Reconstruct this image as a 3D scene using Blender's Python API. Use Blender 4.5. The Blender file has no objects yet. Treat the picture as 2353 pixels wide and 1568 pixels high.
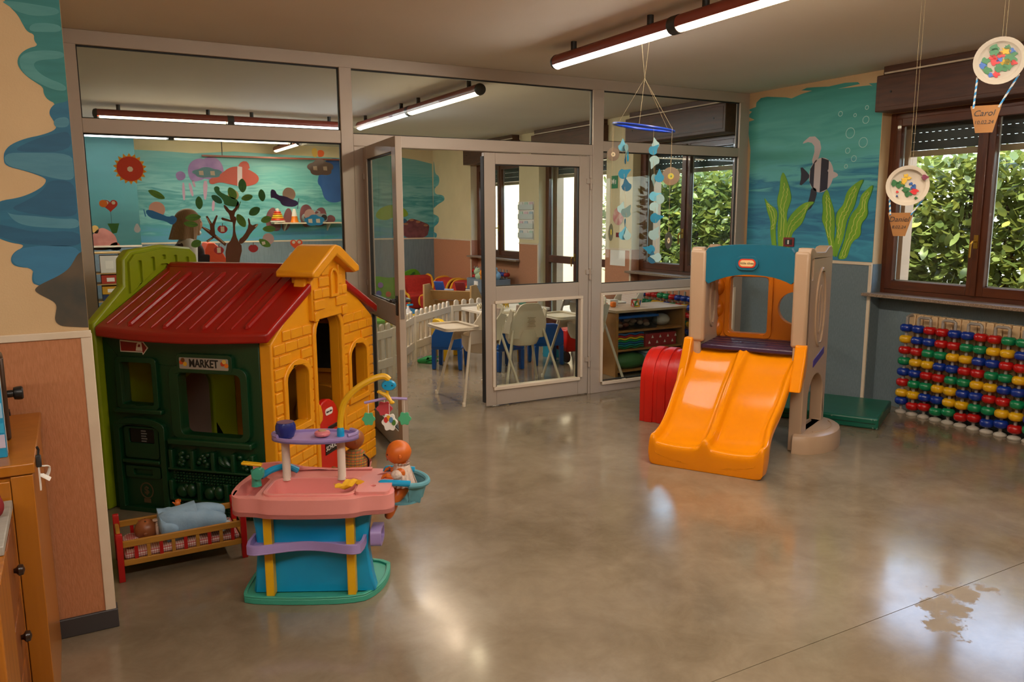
import bpy, bmesh, math, random
from mathutils import Vector, Matrix
from mathutils.geometry import tessellate_polygon
sc = bpy.context.scene
col = sc.collection
PI = math.pi
rnd = random.Random(11)

# ---------------------------------------------------------------- camera
cam_d = bpy.data.cameras.new('camera'); cam_d.sensor_width = 36.0; cam_d.lens = 1815.0 * 36.0 / 2353.0
cam_d.clip_start = 0.05; cam_d.clip_end = 200
cam = bpy.data.objects.new('camera', cam_d); col.objects.link(cam); sc.camera = cam
_y, _p, _r = math.radians(29.103), math.radians(9.1128), math.radians(-0.2145)
_f = Vector((math.sin(_y) * math.cos(_p), math.cos(_y) * math.cos(_p), -math.sin(_p)))
_rt = Vector((math.cos(_y), -math.sin(_y), 0)); _up = _rt.cross(_f)
_rt2 = _rt * math.cos(_r) + _up * math.sin(_r); _up2 = _up * math.cos(_r) - _rt * math.sin(_r)
cam.matrix_world = Matrix(((_rt2.x, _up2.x, -_f.x, 0), (_rt2.y, _up2.y, -_f.y, 0), (_rt2.z, _up2.z, -_f.z, 1.6), (0, 0, 0, 1)))

# ---------------------------------------------------------------- light and exposure
LAMP_POWER = 70.0
sc.view_settings.view_transform = 'Standard'; sc.view_settings.look = 'None'
sc.view_settings.exposure = 0.32; sc.view_settings.gamma = 1.0
sc.view_settings.use_curve_mapping = False
sc.cycles.max_bounces = 8; sc.cycles.diffuse_bounces = 4; sc.cycles.glossy_bounces = 4
sc.cycles.transmission_bounces = 6; sc.cycles.transparent_max_bounces = 24
sc.cycles.sample_clamp_indirect = 1.2; sc.cycles.sample_clamp_direct = 5.0; sc.cycles.caustics_reflective = False; sc.cycles.caustics_refractive = False
wd = bpy.data.worlds.new('sky'); sc.world = wd; wd.use_nodes = True
_n = wd.node_tree.nodes; _l = wd.node_tree.links
_sk = _n.new('ShaderNodeTexSky'); _sk.sky_type = 'NISHITA'; _sk.sun_disc = False
_sk.sun_elevation = math.radians(55); _sk.sun_rotation = math.radians(250)
_mx = _n.new('ShaderNodeMix'); _mx.data_type = 'RGBA'; _mx.inputs[0].default_value = .5; _mx.inputs[7].default_value = (1.0, 1.02, 1.05, 1)   # thin white cloud over the blue
_l.new(_sk.outputs[0], _mx.inputs[6]); _l.new(_mx.outputs[2], _n['Background'].inputs[0]); _n['Background'].inputs[1].default_value = 2.0
sun_d = bpy.data.lights.new('sun', 'SUN'); sun_d.energy = 9.0; sun_d.angle = math.radians(1.0); sun_d.color = (1, .95, .86)
sun = bpy.data.objects.new('sun', sun_d); col.objects.link(sun)
sun.rotation_euler = Vector((0.62, 0.30, -1.0)).to_track_quat('-Z', 'Y').to_euler()

# ---------------------------------------------------------------- materials
def lin(h):
    h = h.lstrip('#'); o = []
    for i in (0, 2, 4):
        c = int(h[i:i+2], 16) / 255
        o.append(c / 12.92 if c <= .04045 else ((c + .055) / 1.055) ** 2.4)
    return (*o, 1)
_M = {}
def mat(name, c='808080', rough=.5, metal=0, vary=None, bump=None, coat=0, spec=.5, emit=None, es=1, wave=None, sub=0, stretch=None):
    """plain procedural material: vary=(scale, second colour, amount), bump=(scale, strength), wave=(scale, second colour, distortion)"""
    if name in _M: return _M[name]
    m = bpy.data.materials.new(name); m.use_nodes = True; nt = m.node_tree; N = nt.nodes; L = nt.links
    b = N['Principled BSDF']; b.inputs['Base Color'].default_value = lin(c)
    b.inputs['Roughness'].default_value = rough; b.inputs['Metallic'].default_value = metal
    b.inputs['Coat Weight'].default_value = coat; b.inputs['Specular IOR Level'].default_value = spec
    if sub: b.inputs['Subsurface Weight'].default_value = sub; b.inputs['Subsurface Radius'].default_value = (.01, .005, .003)
    co = None
    if vary or bump or wave:
        t = N.new('ShaderNodeTexCoord'); mp = N.new('ShaderNodeMapping'); L.new(t.outputs['Object'], mp.inputs[0]); co = mp.outputs[0]
        if stretch: mp.inputs['Scale'].default_value = stretch
    if wave:
        w = N.new('ShaderNodeTexWave'); w.inputs['Scale'].default_value = wave[0]; w.inputs['Distortion'].default_value = wave[2]
        w.inputs['Detail'].default_value = 3; w.inputs['Detail Scale'].default_value = 2.0
        L.new(co, w.inputs['Vector'])
        mx = N.new('ShaderNodeMix'); mx.data_type = 'RGBA'; mx.inputs[6].default_value = lin(c); mx.inputs[7].default_value = lin(wave[1])
        L.new(w.outputs['Fac'], mx.inputs[0]); L.new(mx.outputs[2], b.inputs['Base Color'])
    elif vary:
        n = N.new('ShaderNodeTexNoise'); n.inputs['Scale'].default_value = vary[0]; n.inputs['Detail'].default_value = 5
        L.new(co, n.inputs['Vector'])
        r = N.new('ShaderNodeMapRange'); r.inputs[1].default_value = .35; r.inputs[2].default_value = .65; r.inputs[4].default_value = vary[2]
        L.new(n.outputs['Fac'], r.inputs[0])
        mx = N.new('ShaderNodeMix'); mx.data_type = 'RGBA'; mx.inputs[6].default_value = lin(c); mx.inputs[7].default_value = lin(vary[1])
        L.new(r.outputs[0], mx.inputs[0]); L.new(mx.outputs[2], b.inputs['Base Color'])
    if bump:
        n = N.new('ShaderNodeTexNoise'); n.inputs['Scale'].default_value = bump[0]; n.inputs['Detail'].default_value = 3
        L.new(co, n.inputs['Vector'])
        bp = N.new('ShaderNodeBump'); bp.inputs['Strength'].default_value = bump[1]; bp.inputs['Distance'].default_value = .01
        L.new(n.outputs['Fac'], bp.inputs['Height']); L.new(bp.outputs[0], b.inputs['Normal'])
    if emit: b.inputs['Emission Color'].default_value = lin(emit); b.inputs['Emission Strength'].default_value = es
    _M[name] = m; return m
def glass(name, tint='f2f8f4', refl=1.0, rough=.0):
    """thin window pane: see-through with a Fresnel mirror on top"""
    if name in _M: return _M[name]
    m = bpy.data.materials.new(name); m.use_nodes = True; nt = m.node_tree; N = nt.nodes; L = nt.links
    N.remove(N['Principled BSDF']); o = N['Material Output']
    tr = N.new('ShaderNodeBsdfTransparent'); tr.inputs[0].default_value = lin(tint)
    gl = N.new('ShaderNodeBsdfGlossy'); gl.inputs['Roughness'].default_value = rough
    fr = N.new('ShaderNodeLayerWeight'); pw = N.new('ShaderNodeMath'); pw.operation = 'POWER'; pw.inputs[1].default_value = 5
    L.new(fr.outputs['Facing'], pw.inputs[0])
    mu = N.new('ShaderNodeMath'); mu.operation = 'MULTIPLY_ADD'; mu.inputs[1].default_value = .9 * refl; mu.inputs[2].default_value = .035 * refl; mu.use_clamp = True
    L.new(pw.outputs[0], mu.inputs[0])
    mx = N.new('ShaderNodeMixShader'); L.new(mu.outputs[0], mx.inputs[0]); L.new(tr.outputs[0], mx.inputs[1]); L.new(gl.outputs[0], mx.inputs[2])
    L.new(mx.outputs[0], o.inputs[0]); _M[name] = m; return m

# ---------------------------------------------------------------- mesh helpers
PLN = {'xy': lambda a, b, d: (a, b, d), 'xz': lambda a, b, d: (a, d, b), 'yz': lambda a, b, d: (d, a, b)}
class MB:
    """collects shapes, then build() links them as one mesh object"""
    def __init__(s): s.v = []; s.f = []; s.T = None
    def add(s, vs, fs):
        k = len(s.v)
        if s.T is not None: vs = [s.T @ Vector(p) for p in vs]
        s.v += [tuple(p) for p in vs]; s.f += [tuple(i + k for i in f) for f in fs]; return s
    def box(s, x0, y0, z0, x1, y1, z1):
        return s.add([(x0,y0,z0),(x1,y0,z0),(x1,y1,z0),(x0,y1,z0),(x0,y0,z1),(x1,y0,z1),(x1,y1,z1),(x0,y1,z1)],
                     [(0,3,2,1),(4,5,6,7),(0,1,5,4),(1,2,6,5),(2,3,7,6),(3,0,4,7)])
    def cb(s, c, d, rot=None):
        """centred box of size d turned by rot (euler)"""
        R = Matrix.Identity(3) if rot is None else Matrix.Rotation(rot[2],3,'Z') @ Matrix.Rotation(rot[1],3,'Y') @ Matrix.Rotation(rot[0],3,'X')
        vs = [Vector(c) + R @ Vector((sx*d[0]/2, sy*d[1]/2, sz*d[2]/2)) for sz in (-1,1) for sx, sy in ((-1,-1),(1,-1),(1,1),(-1,1))]
        return s.add(vs, [(0,3,2,1),(4,5,6,7),(0,1,5,4),(1,2,6,5),(2,3,7,6),(3,0,4,7)])
    def rings(s, rings, closed=False, caps=True):
        k = len(rings[0]); vs = [p for r in rings for p in r]; fs = []
        n = len(rings)
        for i in range(n if closed else n - 1):
            a, b = i * k, ((i + 1) % n) * k
            for j in range(k): fs.append((a+j, a+(j+1)%k, b+(j+1)%k, b+j))
        if caps and not closed: fs += [tuple(range(k-1,-1,-1)), tuple(range((n-1)*k, n*k))]
        return s.add(vs, fs)
    def tube(s, pts, r, n=8, closed=False, flat=1.0):
        pts = [Vector(p) for p in pts]; m = len(pts); rr = r if isinstance(r, (list, tuple)) else [r] * m
        R = []; nrm = None
        for i in range(m):
            t = (pts[(i+1) % m] - pts[i-1]) if closed else (pts[min(i+1, m-1)] - pts[max(i-1, 0)])
            t.normalize()
            if nrm is None:
                a = Vector((0,0,1)) if abs(t.z) < .9 else Vector((1,0,0)); nrm = t.cross(a).normalized()
            nrm = (nrm - t * nrm.dot(t)).normalized(); b = t.cross(nrm)
            R.append([pts[i] + (nrm * math.cos(2*PI*j/n) + b * math.sin(2*PI*j/n) * flat) * rr[i] for j in range(n)])
        return s.rings(R, closed)
    def cyl(s, a, b, r, r2=None, n=12): return s.tube([a, b], [r, r if r2 is None else r2], n)
    def lathe(s, prof, n=16, o=(0,0,0), ax='z', sc=(1,1)):
        R = []
        for r, h in prof:
            ring = []
            for j in range(n):
                a, b = r * math.cos(2*PI*j/n) * sc[0], r * math.sin(2*PI*j/n) * sc[1]
                p = {'z': (a, b, h), 'x': (h, a, b), 'y': (b, h, a)}[ax]; ring.append((p[0]+o[0], p[1]+o[1], p[2]+o[2]))
            R.append(ring)
        return s.rings(R)
    def ell(s, c, r, n=12, m=8):
        R = []
        for i in range(m + 1):
            t = PI * min(max(i / m, .02), .98)
            R.append([(c[0] + r[0]*math.sin(t)*math.cos(2*PI*j/n), c[1] + r[1]*math.sin(t)*math.sin(2*PI*j/n), c[2] - r[2]*math.cos(t)) for j in range(n)])
        return s.rings(R)
    def prism(s, loops, pl, d0, d1):
        """flat outline (first loop) with holes, extruded from d0 to d1 along the plane's normal"""
        if not isinstance(loops[0][0], (list, tuple)): loops = [loops]
        tri = tessellate_polygon([[Vector((p[0], p[1], 0)) for p in l] for l in loops]); flat = [p for l in loops for p in l]; k = len(flat)
        P = PLN[pl] if isinstance(pl, str) else pl
        vs = [P(a, b, d0) for a, b in flat] + [P(a, b, d1) for a, b in flat]
        fs = [tuple(t) for t in tri] + [tuple(i + k for i in reversed(t)) for t in tri]; o = 0
        for l in loops:
            m = len(l)
            for i in range(m): fs.append((o+i, o+(i+1)%m, o+(i+1)%m+k, o+i+k))
            o += m
        return s.add(vs, fs)
    def grid(s, fn, nu, nv, thick=None):
        """sheet fn(u,v) over 0..1; thick gives it a back"""
        vs = [Vector(fn(i/nu, j/nv)) for i in range(nu+1) for j in range(nv+1)]; w = nv + 1
        fs = [(i*w+j, (i+1)*w+j, (i+1)*w+j+1, i*w+j+1) for i in range(nu) for j in range(nv)]
        if thick:
            k = len(vs); th = Vector(thick); vs = vs + [p + th for p in vs]; fs += [tuple(x + k for x in reversed(f)) for f in fs]
            e = [(i*w, (i+1)*w) for i in range(nu)] + [((i+1)*w+nv, i*w+nv) for i in range(nu)] + [(j+1, j) for j in range(nv)] + [(nu*w+j, nu*w+j+1) for j in range(nv)]
            fs += [(a, b, b+k, a+k) for a, b in e]
        return s.add(vs, fs)
    def mesh(s, name, smooth=35):
        me = bpy.data.meshes.new(name); me.from_pydata(s.v, [], s.f)
        bm = bmesh.new(); bm.from_mesh(me); bmesh.ops.remove_doubles(bm, verts=bm.verts, dist=1e-6)
        bmesh.ops.recalc_face_normals(bm, faces=bm.faces); bm.to_mesh(me); bm.free()
        if smooth:
            me.polygons.foreach_set('use_smooth', [True] * len(me.polygons)); me.set_sharp_from_angle(angle=math.radians(smooth))
        me.update(); return me
    def build(s, name, m, parent=None, bevel=0, seg=2, smooth=35, loc=None, subsurf=0):
        o = bpy.data.objects.new(name, s.mesh(name, smooth)); col.objects.link(o)
        if m is not None: o.data.materials.append(m)
        if parent is not None: o.parent = parent
        if loc: o.location = loc
        if bevel:
            b = o.modifiers.new('bevel', 'BEVEL'); b.width = bevel; b.segments = seg; b.limit_method = 'ANGLE'; b.angle_limit = math.radians(40); b.harden_normals = False
        if subsurf: q = o.modifiers.new('sub', 'SUBSURF'); q.levels = q.render_levels = subsurf
        return o
def tag(o, label=None, cat=None, group=None, kind=None):
    if label: o['label'] = label
    if cat: o['category'] = cat
    if group: o['group'] = group
    if kind: o['kind'] = kind
    return o
def thing(name, label, cat, loc=(0,0,0), rz=0, group=None):
    o = bpy.data.objects.new(name, None); col.objects.link(o); o.empty_display_size = .05
    o.location = loc; o.rotation_euler = (0, 0, math.radians(rz)); return tag(o, label, cat, group)
def struct(name): 
    o = bpy.data.objects.new(name, None); col.objects.link(o); o['kind'] = 'structure'; return o
def copy_tree(o, parent=None):
    c = o.copy(); col.objects.link(c); c.parent = parent
    for ch in o.children: copy_tree(ch, c)
    return c
def dup(o, loc, rz, label, group=None, scale=None):
    c = copy_tree(o); c.location = loc; c.rotation_euler = (0, 0, math.radians(rz)); c['label'] = label
    if group: c['group'] = group
    if scale: c.scale = (scale,) * 3
    return c
def inst(o, loc=None, rot=None, scale=None, parent=None, m=None):
    """another piece that shares o's mesh"""
    c = o.copy(); col.objects.link(c)
    if parent is not None: c.parent = parent
    if loc is not None: c.location = loc
    if rot is not None: c.rotation_euler = rot
    if scale is not None: c.scale = scale
    if m is not None: c.material_slots[0].link = 'OBJECT'; c.material_slots[0].material = m
    return c
def circ(cx, cy, r, n=20, ry=None, a0=0): return [(cx + r*math.cos(a0+2*PI*i/n), cy + (ry or r)*math.sin(a0+2*PI*i/n)) for i in range(n)]
def rrect(x0, y0, x1, y1, r, n=4):
    o = []
    for cx, cy, a in ((x1-r, y0+r, -90), (x1-r, y1-r, 0), (x0+r, y1-r, 90), (x0+r, y0+r, 180)):
        for i in range(n+1): t = math.radians(a + 90*i/n); o.append((cx + r*math.cos(t), cy + r*math.sin(t)))
    return o
def arch(x0, y0, x1, y1, rise, n=10, bot=0):
    """upright opening with a segmental top of the given rise"""
    c = (x0+x1)/2; w = (x1-x0)/2; o = [(x0, y0), (x1, y0)]
    for i in range(n+1): t = PI*i/n; o.append((c + w*math.cos(t), y1 - rise + rise*math.sin(t)))
    return o
def chaikin(p, it=2, closed=True):
    for _ in range(it):
        q = []; n = len(p)
        for i in range(n if closed else n-1):
            a, b = p[i], p[(i+1) % n]
            q += [(a[0]*.75+b[0]*.25, a[1]*.75+b[1]*.25), (a[0]*.25+b[0]*.75, a[1]*.25+b[1]*.75)]
        p = q if closed else [p[0]] + q + [p[-1]]
    return p
def spline(pts, k=6):
    """Catmull-Rom through 3D points"""
    P = [Vector(p) for p in pts]; P = [P[0]*2-P[1]] + P + [P[-1]*2-P[-2]]; o = []
    for i in range(1, len(P)-2):
        a, b, c, d = P[i-1:i+3]
        for j in range(k):
            t = j/k; o.append(.5*((2*b)+(c-a)*t+(2*a-5*b+4*c-d)*t*t+(3*b-a-3*c+d)*t**3))
    return o + [P[-2]]
def text(s, size, m, parent, loc, rot, name='lettering', ext=.0008, shear=0, sx=1, align='CENTER'):
    cu = bpy.data.curves.new('tmp', 'FONT'); cu.body = s; cu.size = size; cu.extrude = ext; cu.align_x = align; cu.align_y = 'CENTER'; cu.shear = shear; cu.resolution_u = 3; cu.offset = size * .022 if size > .05 else 0
    t = bpy.data.objects.new('tmp', cu); col.objects.link(t)
    me = bpy.data.meshes.new_from_object(t.evaluated_get(bpy.context.evaluated_depsgraph_get())); bpy.data.objects.remove(t)
    me.name = name; o = bpy.data.objects.new(name, me); col.objects.link(o); me.materials.clear(); me.materials.append(m)
    o.parent = parent; o.location = loc; o.rotation_euler = rot; o.scale = (sx, 1, 1); return o

# ================================================================ the setting
XW, D, HC, DL, XL, BK, WN = 5.8125, 5.766, 2.733, 3.304, .04, 13.35, 1.18
m_beige = mat('wall_beige', 'cdad82', .75, vary=(3, 'c4a378', .6), bump=(160, .12))
m_beige2 = mat('wall_cream', 'd6c7a0', .75, vary=(3, 'ccbd96', .6), bump=(160, .1))
m_ceil = mat('ceiling_paint', 'e4dbce', .8, vary=(1.5, 'dfd4c6', .6), bump=(90, .06))
m_rail = mat('white_trim', 'd8c6ae', .45, vary=(6, 'c9b598', .5))
m_base = mat('dark_baseboard', '3a3738', .45)
m_alu = mat('aluminium', 'b5a798', .42, .2, vary=(2, 'ad9e8f', .5))
m_alu_d = mat('gasket', '151312', .6)
m_wood = mat('window_wood', '5a2c16', .32, vary=(5, '3f1c0d', .7), stretch=(6, 6, 1), coat=.2)
m_woodh = mat('window_wood_along', '5a2c16', .32, vary=(5, '3f1c0d', .7), stretch=(6, 1, 6), coat=.2)
m_box = mat('shutter_box_wood', '54301d', .45, vary=(4, '3c2012', .8), stretch=(8, 1, 8))
m_gran = mat('granite', 'a08a76', .35, vary=(180, '5a4638', 1.0))
m_pane = glass('partition_glass', 'f6faf7', .6)
m_win = glass('window_glass', 'fafcfb', .8)
def textile(name, c, c2):
    """woven wall covering with a vertical grain"""
    return mat(name, c, .8, vary=(140, c2, .6), bump=(260, .2), stretch=(1, 1, .22))
m_peach = textile('wainscot_orange', 'b87a52', 'a4683f')
m_blue = textile('wainscot_blue', '6c7a80', '5b6a70')
m_peach2 = textile('wainscot_orange_far', 'b97f5f', 'a87050')
def floor_material():
    m = bpy.data.materials.new('polished_floor'); m.use_nodes = True; N = m.node_tree.nodes; L = m.node_tree.links; b = N['Principled BSDF']
    t = N.new('ShaderNodeTexCoord')
    n1 = N.new('ShaderNodeTexNoise'); n1.inputs['Scale'].default_value = 1.1; n1.inputs['Detail'].default_value = 6; n1.inputs['Roughness'].default_value = .6; n1.inputs['Distortion'].default_value = .6
    L.new(t.outputs['Object'], n1.inputs['Vector'])
    cr = N.new('ShaderNodeValToRGB'); e = cr.color_ramp.elements; e[0].position = .3; e[0].color = lin('675946'); e[1].position = .72; e[1].color = lin('948570')
    n5 = N.new('ShaderNodeTexNoise'); n5.inputs['Scale'].default_value = 6; n5.inputs['Detail'].default_value = 8; n5.inputs['Roughness'].default_value = .7; n5.inputs['Distortion'].default_value = .4; L.new(t.outputs['Object'], n5.inputs['Vector'])
    av = N.new('ShaderNodeMath'); av.operation = 'MULTIPLY_ADD'; av.inputs[1].default_value = .4; L.new(n5.outputs['Fac'], av.inputs[0])
    sc6 = N.new('ShaderNodeMath'); sc6.operation = 'MULTIPLY'; sc6.inputs[1].default_value = .6; L.new(n1.outputs['Fac'], sc6.inputs[0]); L.new(sc6.outputs[0], av.inputs[2]); L.new(av.outputs[0], cr.inputs[0])
    L.new(cr.outputs[0], b.inputs['Base Color'])
    mr = N.new('ShaderNodeMapRange'); mr.inputs[1].default_value = .3; mr.inputs[2].default_value = .7; mr.inputs[3].default_value = .09; mr.inputs[4].default_value = .22
    n3 = N.new('ShaderNodeTexNoise'); n3.inputs['Scale'].default_value = 2.3; n3.inputs['Detail'].default_value = 3; n3.inputs['Roughness'].default_value = .5
    L.new(t.outputs['Object'], n3.inputs['Vector']); L.new(n3.outputs['Fac'], mr.inputs[0])
    # worn dull patch near the joint: ragged spots where the polish is gone
    n4 = N.new('ShaderNodeTexNoise'); n4.inputs['Scale'].default_value = 7; n4.inputs['Detail'].default_value = 7; n4.inputs['Roughness'].default_value = .7; L.new(t.outputs['Object'], n4.inputs['Vector'])
    off = N.new('ShaderNodeVectorMath'); off.operation = 'MULTIPLY_ADD'; off.inputs[1].default_value = (.42, .42, 0); off.inputs[2].default_value = (-.21, -.21, 0); L.new(n4.outputs['Color'], off.inputs[0])
    wv = N.new('ShaderNodeVectorMath'); wv.operation = 'ADD'; L.new(t.outputs['Object'], wv.inputs[0]); L.new(off.outputs[0], wv.inputs[1])
    acc = None
    for q, rad in (((3.2, 1.83, 0), .085), ((3.03, 1.80, 0), .08), ((2.87, 1.68, 0), .085), ((3.36, 1.80, 0), .05), ((2.96, 1.75, 0), .06)):
        ds = N.new('ShaderNodeVectorMath'); ds.operation = 'DISTANCE'; ds.inputs[1].default_value = q; L.new(wv.outputs[0], ds.inputs[0])
        k = N.new('ShaderNodeMapRange'); k.inputs[1].default_value = rad; k.inputs[2].default_value = rad - .025; L.new(ds.outputs['Value'], k.inputs[0])
        if acc is None: acc = k.outputs[0]
        else: mxm = N.new('ShaderNodeMath'); mxm.operation = 'MAXIMUM'; L.new(acc, mxm.inputs[0]); L.new(k.outputs[0], mxm.inputs[1]); acc = mxm.outputs[0]
    ma = N.new('ShaderNodeMath'); ma.operation = 'MULTIPLY_ADD'; ma.inputs[1].default_value = .4; L.new(acc, ma.inputs[0]); L.new(mr.outputs[0], ma.inputs[2]); L.new(ma.outputs[0], b.inputs['Roughness'])
    b.inputs['Specular IOR Level'].default_value = .9
    bp = N.new('ShaderNodeBump'); bp.inputs['Strength'].default_value = .03; bp.inputs['Distance'].default_value = .02; L.new(n3.outputs['Fac'], bp.inputs['Height']); L.new(bp.outputs[0], b.inputs['Normal'])
    return m
m_floor = floor_material()

fl = struct('floor')
MB().box(-3, -2.8, -.12, 5.95, 1.858, 0).build('floor_slab', m_floor, fl, smooth=0)
MB().box(-3, 1.861, -.12, 5.95, BK, 0).build('floor_slab', m_floor, fl, smooth=0)
MB().box(-3, 1.858, -.12, 5.95, 1.861, -.003).build('floor_joint', mat('joint', '4a4035', .8), fl, smooth=0)

ce = struct('ceiling'); MB().box(-3.2, -3, HC, 6.22, 13.6, 3.05).build('ceiling_slab', m_ceil, ce, smooth=0)

# ---- wall with the painted waves beside the cabinet
wl = struct('wall_left')
MB().box(-3, DL, 0, XL, D + .06, HC).build('plaster', m_beige, wl, smooth=0)
MB().box(-3, DL - .005, .07, XL - .02, DL, 1.163).build('wainscot_panel', m_peach, wl, smooth=0)
MB().box(-3, DL - .012, 1.155, XL + .006, DL, 1.182).build('rail', m_rail, wl, bevel=.003)
MB().box(XL - .03, DL - .009, .072, XL + .008, DL + .025, 1.168).build('corner_trim', m_rail, wl, bevel=.003)
tag(MB().box(-3, DL - .016, 0, XL + .014, DL + .05, .076).build('baseboard_left', m_base, None, bevel=.003), kind='structure')
m_w1 = mat('paint_teal', '1f6e6c', .6, vary=(7, '2d7d7c', .7), stretch=(1, 1, 5)); m_w2 = mat('paint_teal_light', '4c8e8c', .6, vary=(8, '3c807f', .7), stretch=(1, 1, 5))
m_w3 = mat('paint_blue', '1a5e7c', .6, vary=(7, '1f6a86', .7), stretch=(1, 1, 5)); m_w4 = mat('paint_blue_light', '4a8396', .6, vary=(8, '3b768b', .7), stretch=(1, 1, 5))
m_w5 = mat('paint_deep', '14506f', .6, vary=(7, '1a5b7b', .7), stretch=(1, 1, 5)); m_w6 = mat('paint_lowblue', '2f7397', .6, vary=(7, '2a6a8c', .7), stretch=(1, 1, 5))
m_rock = mat('paint_rock', '33352f', .6, vary=(6, '5a4a36', .9))
def paint(name, pts, m, par, Y, it=2, lay=0): return MB().prism([(min(a, XL - .001), b) for a, b in chaikin(pts, it)], 'xz', Y - .0012 - .0006 * lay, Y + .001).build(name, m, par, smooth=0)
paint('painted_waves', [(-.146,2.356),(-.113,2.306),(-.089,2.28),(-.077,2.249),(-.066,2.227),(-.046,2.221),(-.049,2.2),(-.037,2.184),(-.068,2.173),(-.093,2.153),(-.104,2.131),(-.103,2.108),(-.084,2.081),(-.059,2.062),(-.034,2.046),(-.035,2.024),(-.025,2.004),(0.002,1.991),(-.005,1.9),(0.079,1.904),(0.1,2.205),(0.105,2.351),(0.104,2.416)], m_w1, wl, DL)
paint('painted_waves', [(0.002,1.996),(-.019,1.975),(-.024,1.954),(-.014,1.937),(-.008,1.922),(-.005,1.904),(-.048,1.883),(-.102,1.869),(-.149,1.846),(-.169,1.822),(-.174,1.798),(-.171,1.772),(-.112,1.757),(-.053,1.734),(-.053,1.719),(-.069,1.7),(-.103,1.679),(-.144,1.663),(-.197,1.654),(-.238,1.626),(-.256,1.566),(-.219,1.527),(-.179,1.508),(-.14,1.501),(-.145,1.489),(-.166,1.479),(-.182,1.459),(-.183,1.436),(-.166,1.422),(-.114,1.416),(-.123,1.396),(-.126,1.365),(-.112,1.355),(-.078,1.347),(0.089,1.339),(0.12,1.751),(0.141,2.021)], m_w3, wl, DL, 2, .5)
for q, m in (([(-.054,2.254),(-.015,2.263),(0.037,2.26),(0.038,2.237),(-.018,2.231),(-.062,2.229)], m_w2), ([(-.135,2.32),(-.087,2.323),(-.01,2.318),(0.035,2.314),(0.035,2.294),(-.039,2.28),(-.09,2.289),(-.116,2.308)], m_w2),
             ([(-.101,2.135),(-.075,2.159),(-.023,2.171),(0.04,2.171),(0.039,2.148),(-.032,2.138),(-.058,2.125),(-.052,2.103),(-.024,2.079),(0.037,2.057),(0.035,2.036),(-.007,2.039),(-.058,2.065),(-.092,2.089)], m_w2),
             ([(-.005,1.942),(0.036,1.95),(0.036,1.914),(-.005,1.909),(-.014,1.923)], m_w4), ([(-.17,1.816),(-.105,1.82),(0.036,1.823),(0.036,1.772),(0.037,1.725),(-.033,1.733),(-.11,1.758),(-.171,1.775)], m_w4),
             ([(-.184,1.626),(-.175,1.606),(-.097,1.601),(-.018,1.589),(0.038,1.592),(0.04,1.554),(-.047,1.558),(-.124,1.565),(-.164,1.584)], m_w4), ([(-.242,1.581),(-.166,1.562),(-.102,1.543),(0.043,1.548),(0.041,1.491),(-.053,1.493),(-.145,1.504),(-.208,1.528),(-.251,1.551)], m_w5),
             ([(-.047,1.727),(0.036,1.726),(0.036,1.641),(0.036,1.603),(-.017,1.595),(-.11,1.608),(-.174,1.626),(-.119,1.653),(-.063,1.69)], m_w5), ([(-.075,1.867),(-.006,1.891),(0.038,1.899),(0.035,1.829),(-.105,1.821),(-.143,1.829)], m_w5),
             ([(-.144,1.489),(-.079,1.497),(0.044,1.491),(0.037,1.373),(-.051,1.353),(-.107,1.356),(-.122,1.372),(-.116,1.414),(-.165,1.425),(-.179,1.444),(-.178,1.462),(-.163,1.479)], m_w6)):
    paint('painted_stroke', q, m, wl, DL, 2, 1)
paint('painted_rock', [(0.041,1.472),(0.025,1.463),(0.008,1.433),(-.007,1.41),(-.041,1.386),(-.084,1.366),(-.108,1.353),(-.122,1.338),(-.108,1.323),(-.082,1.306),(-.063,1.292),(-.056,1.276),(-.062,1.251),(-.067,1.227),(-.058,1.209),(-.036,1.199),(0.092,1.187),(0.099,1.29),(0.115,1.499)], m_rock, wl, DL, 2, 2)

# ---- window wall, solid pieces round four openings of 1.6 m
wr = struct('wall_right'); XO = 6.15
OPEN = [(4.285, .93, 1), (7.527, .92, 2), (9.652, 0, 3), (11.811, .92, 4)]   # edge nearest the far end, sill height
for y0, y1, m in ((-2.8, 2.685, m_beige), (4.285, 5.9, m_beige), (7.527, 8.05, m_beige2), (9.652, 10.21, m_beige2), (11.811, BK + .2, m_beige2)):
    MB().box(XW, y0, 0, XO, y1, HC).build('plaster', m, wr, smooth=0)
for e, z, k in OPEN:
    MB().box(XW + .05, e - 1.6, 2.392, XO, e, HC).build('lintel', m_beige2 if k > 1 else m_beige, wr, smooth=0)
    if z:
        mb = MB().box(XW + .115, e - 1.6, 0, XO, e, z - .03); mb.build('niche_back', m_blue if k == 1 else m_peach2, wr, smooth=0)
    MB().box(6.06, e - .085, z, XO + .02, e + .001, 2.39).build('outer_jamb', mat('outer_render', 'c8a684', .7), wr, smooth=0)
for y0, y1, m, r in ((4.285, D, m_blue, 1), (-2.8, 2.685, m_blue, 1), (7.527, 8.05, m_peach2, 1), (9.652, 10.21, m_peach2, 1), (11.811, BK, m_peach2, 1)):
    MB().box(XW - .005, y0 + .004, 0, XW, y1 - .004, WN - .005).build('wainscot_panel', m, wr, smooth=0)
    MB().box(XW - .012, y0, WN - .012, XW, y1, WN + .012).build('rail', m_rail, wr, bevel=.003)
for y in (4.285, 7.527, 9.652, 11.811):
    MB().box(XW - .009, y - .002, 0, XW + .03, y + .028, WN).build('corner_trim', m_rail, wr, bevel=.003)
for y in (4.285, 7.527, 11.811):
    MB().box(XW + .001, y - .006, .0, XW + .115, y - .001, WN).build('reveal_panel', m_blue if y < 5 else m_peach2, wr, smooth=0)

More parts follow.
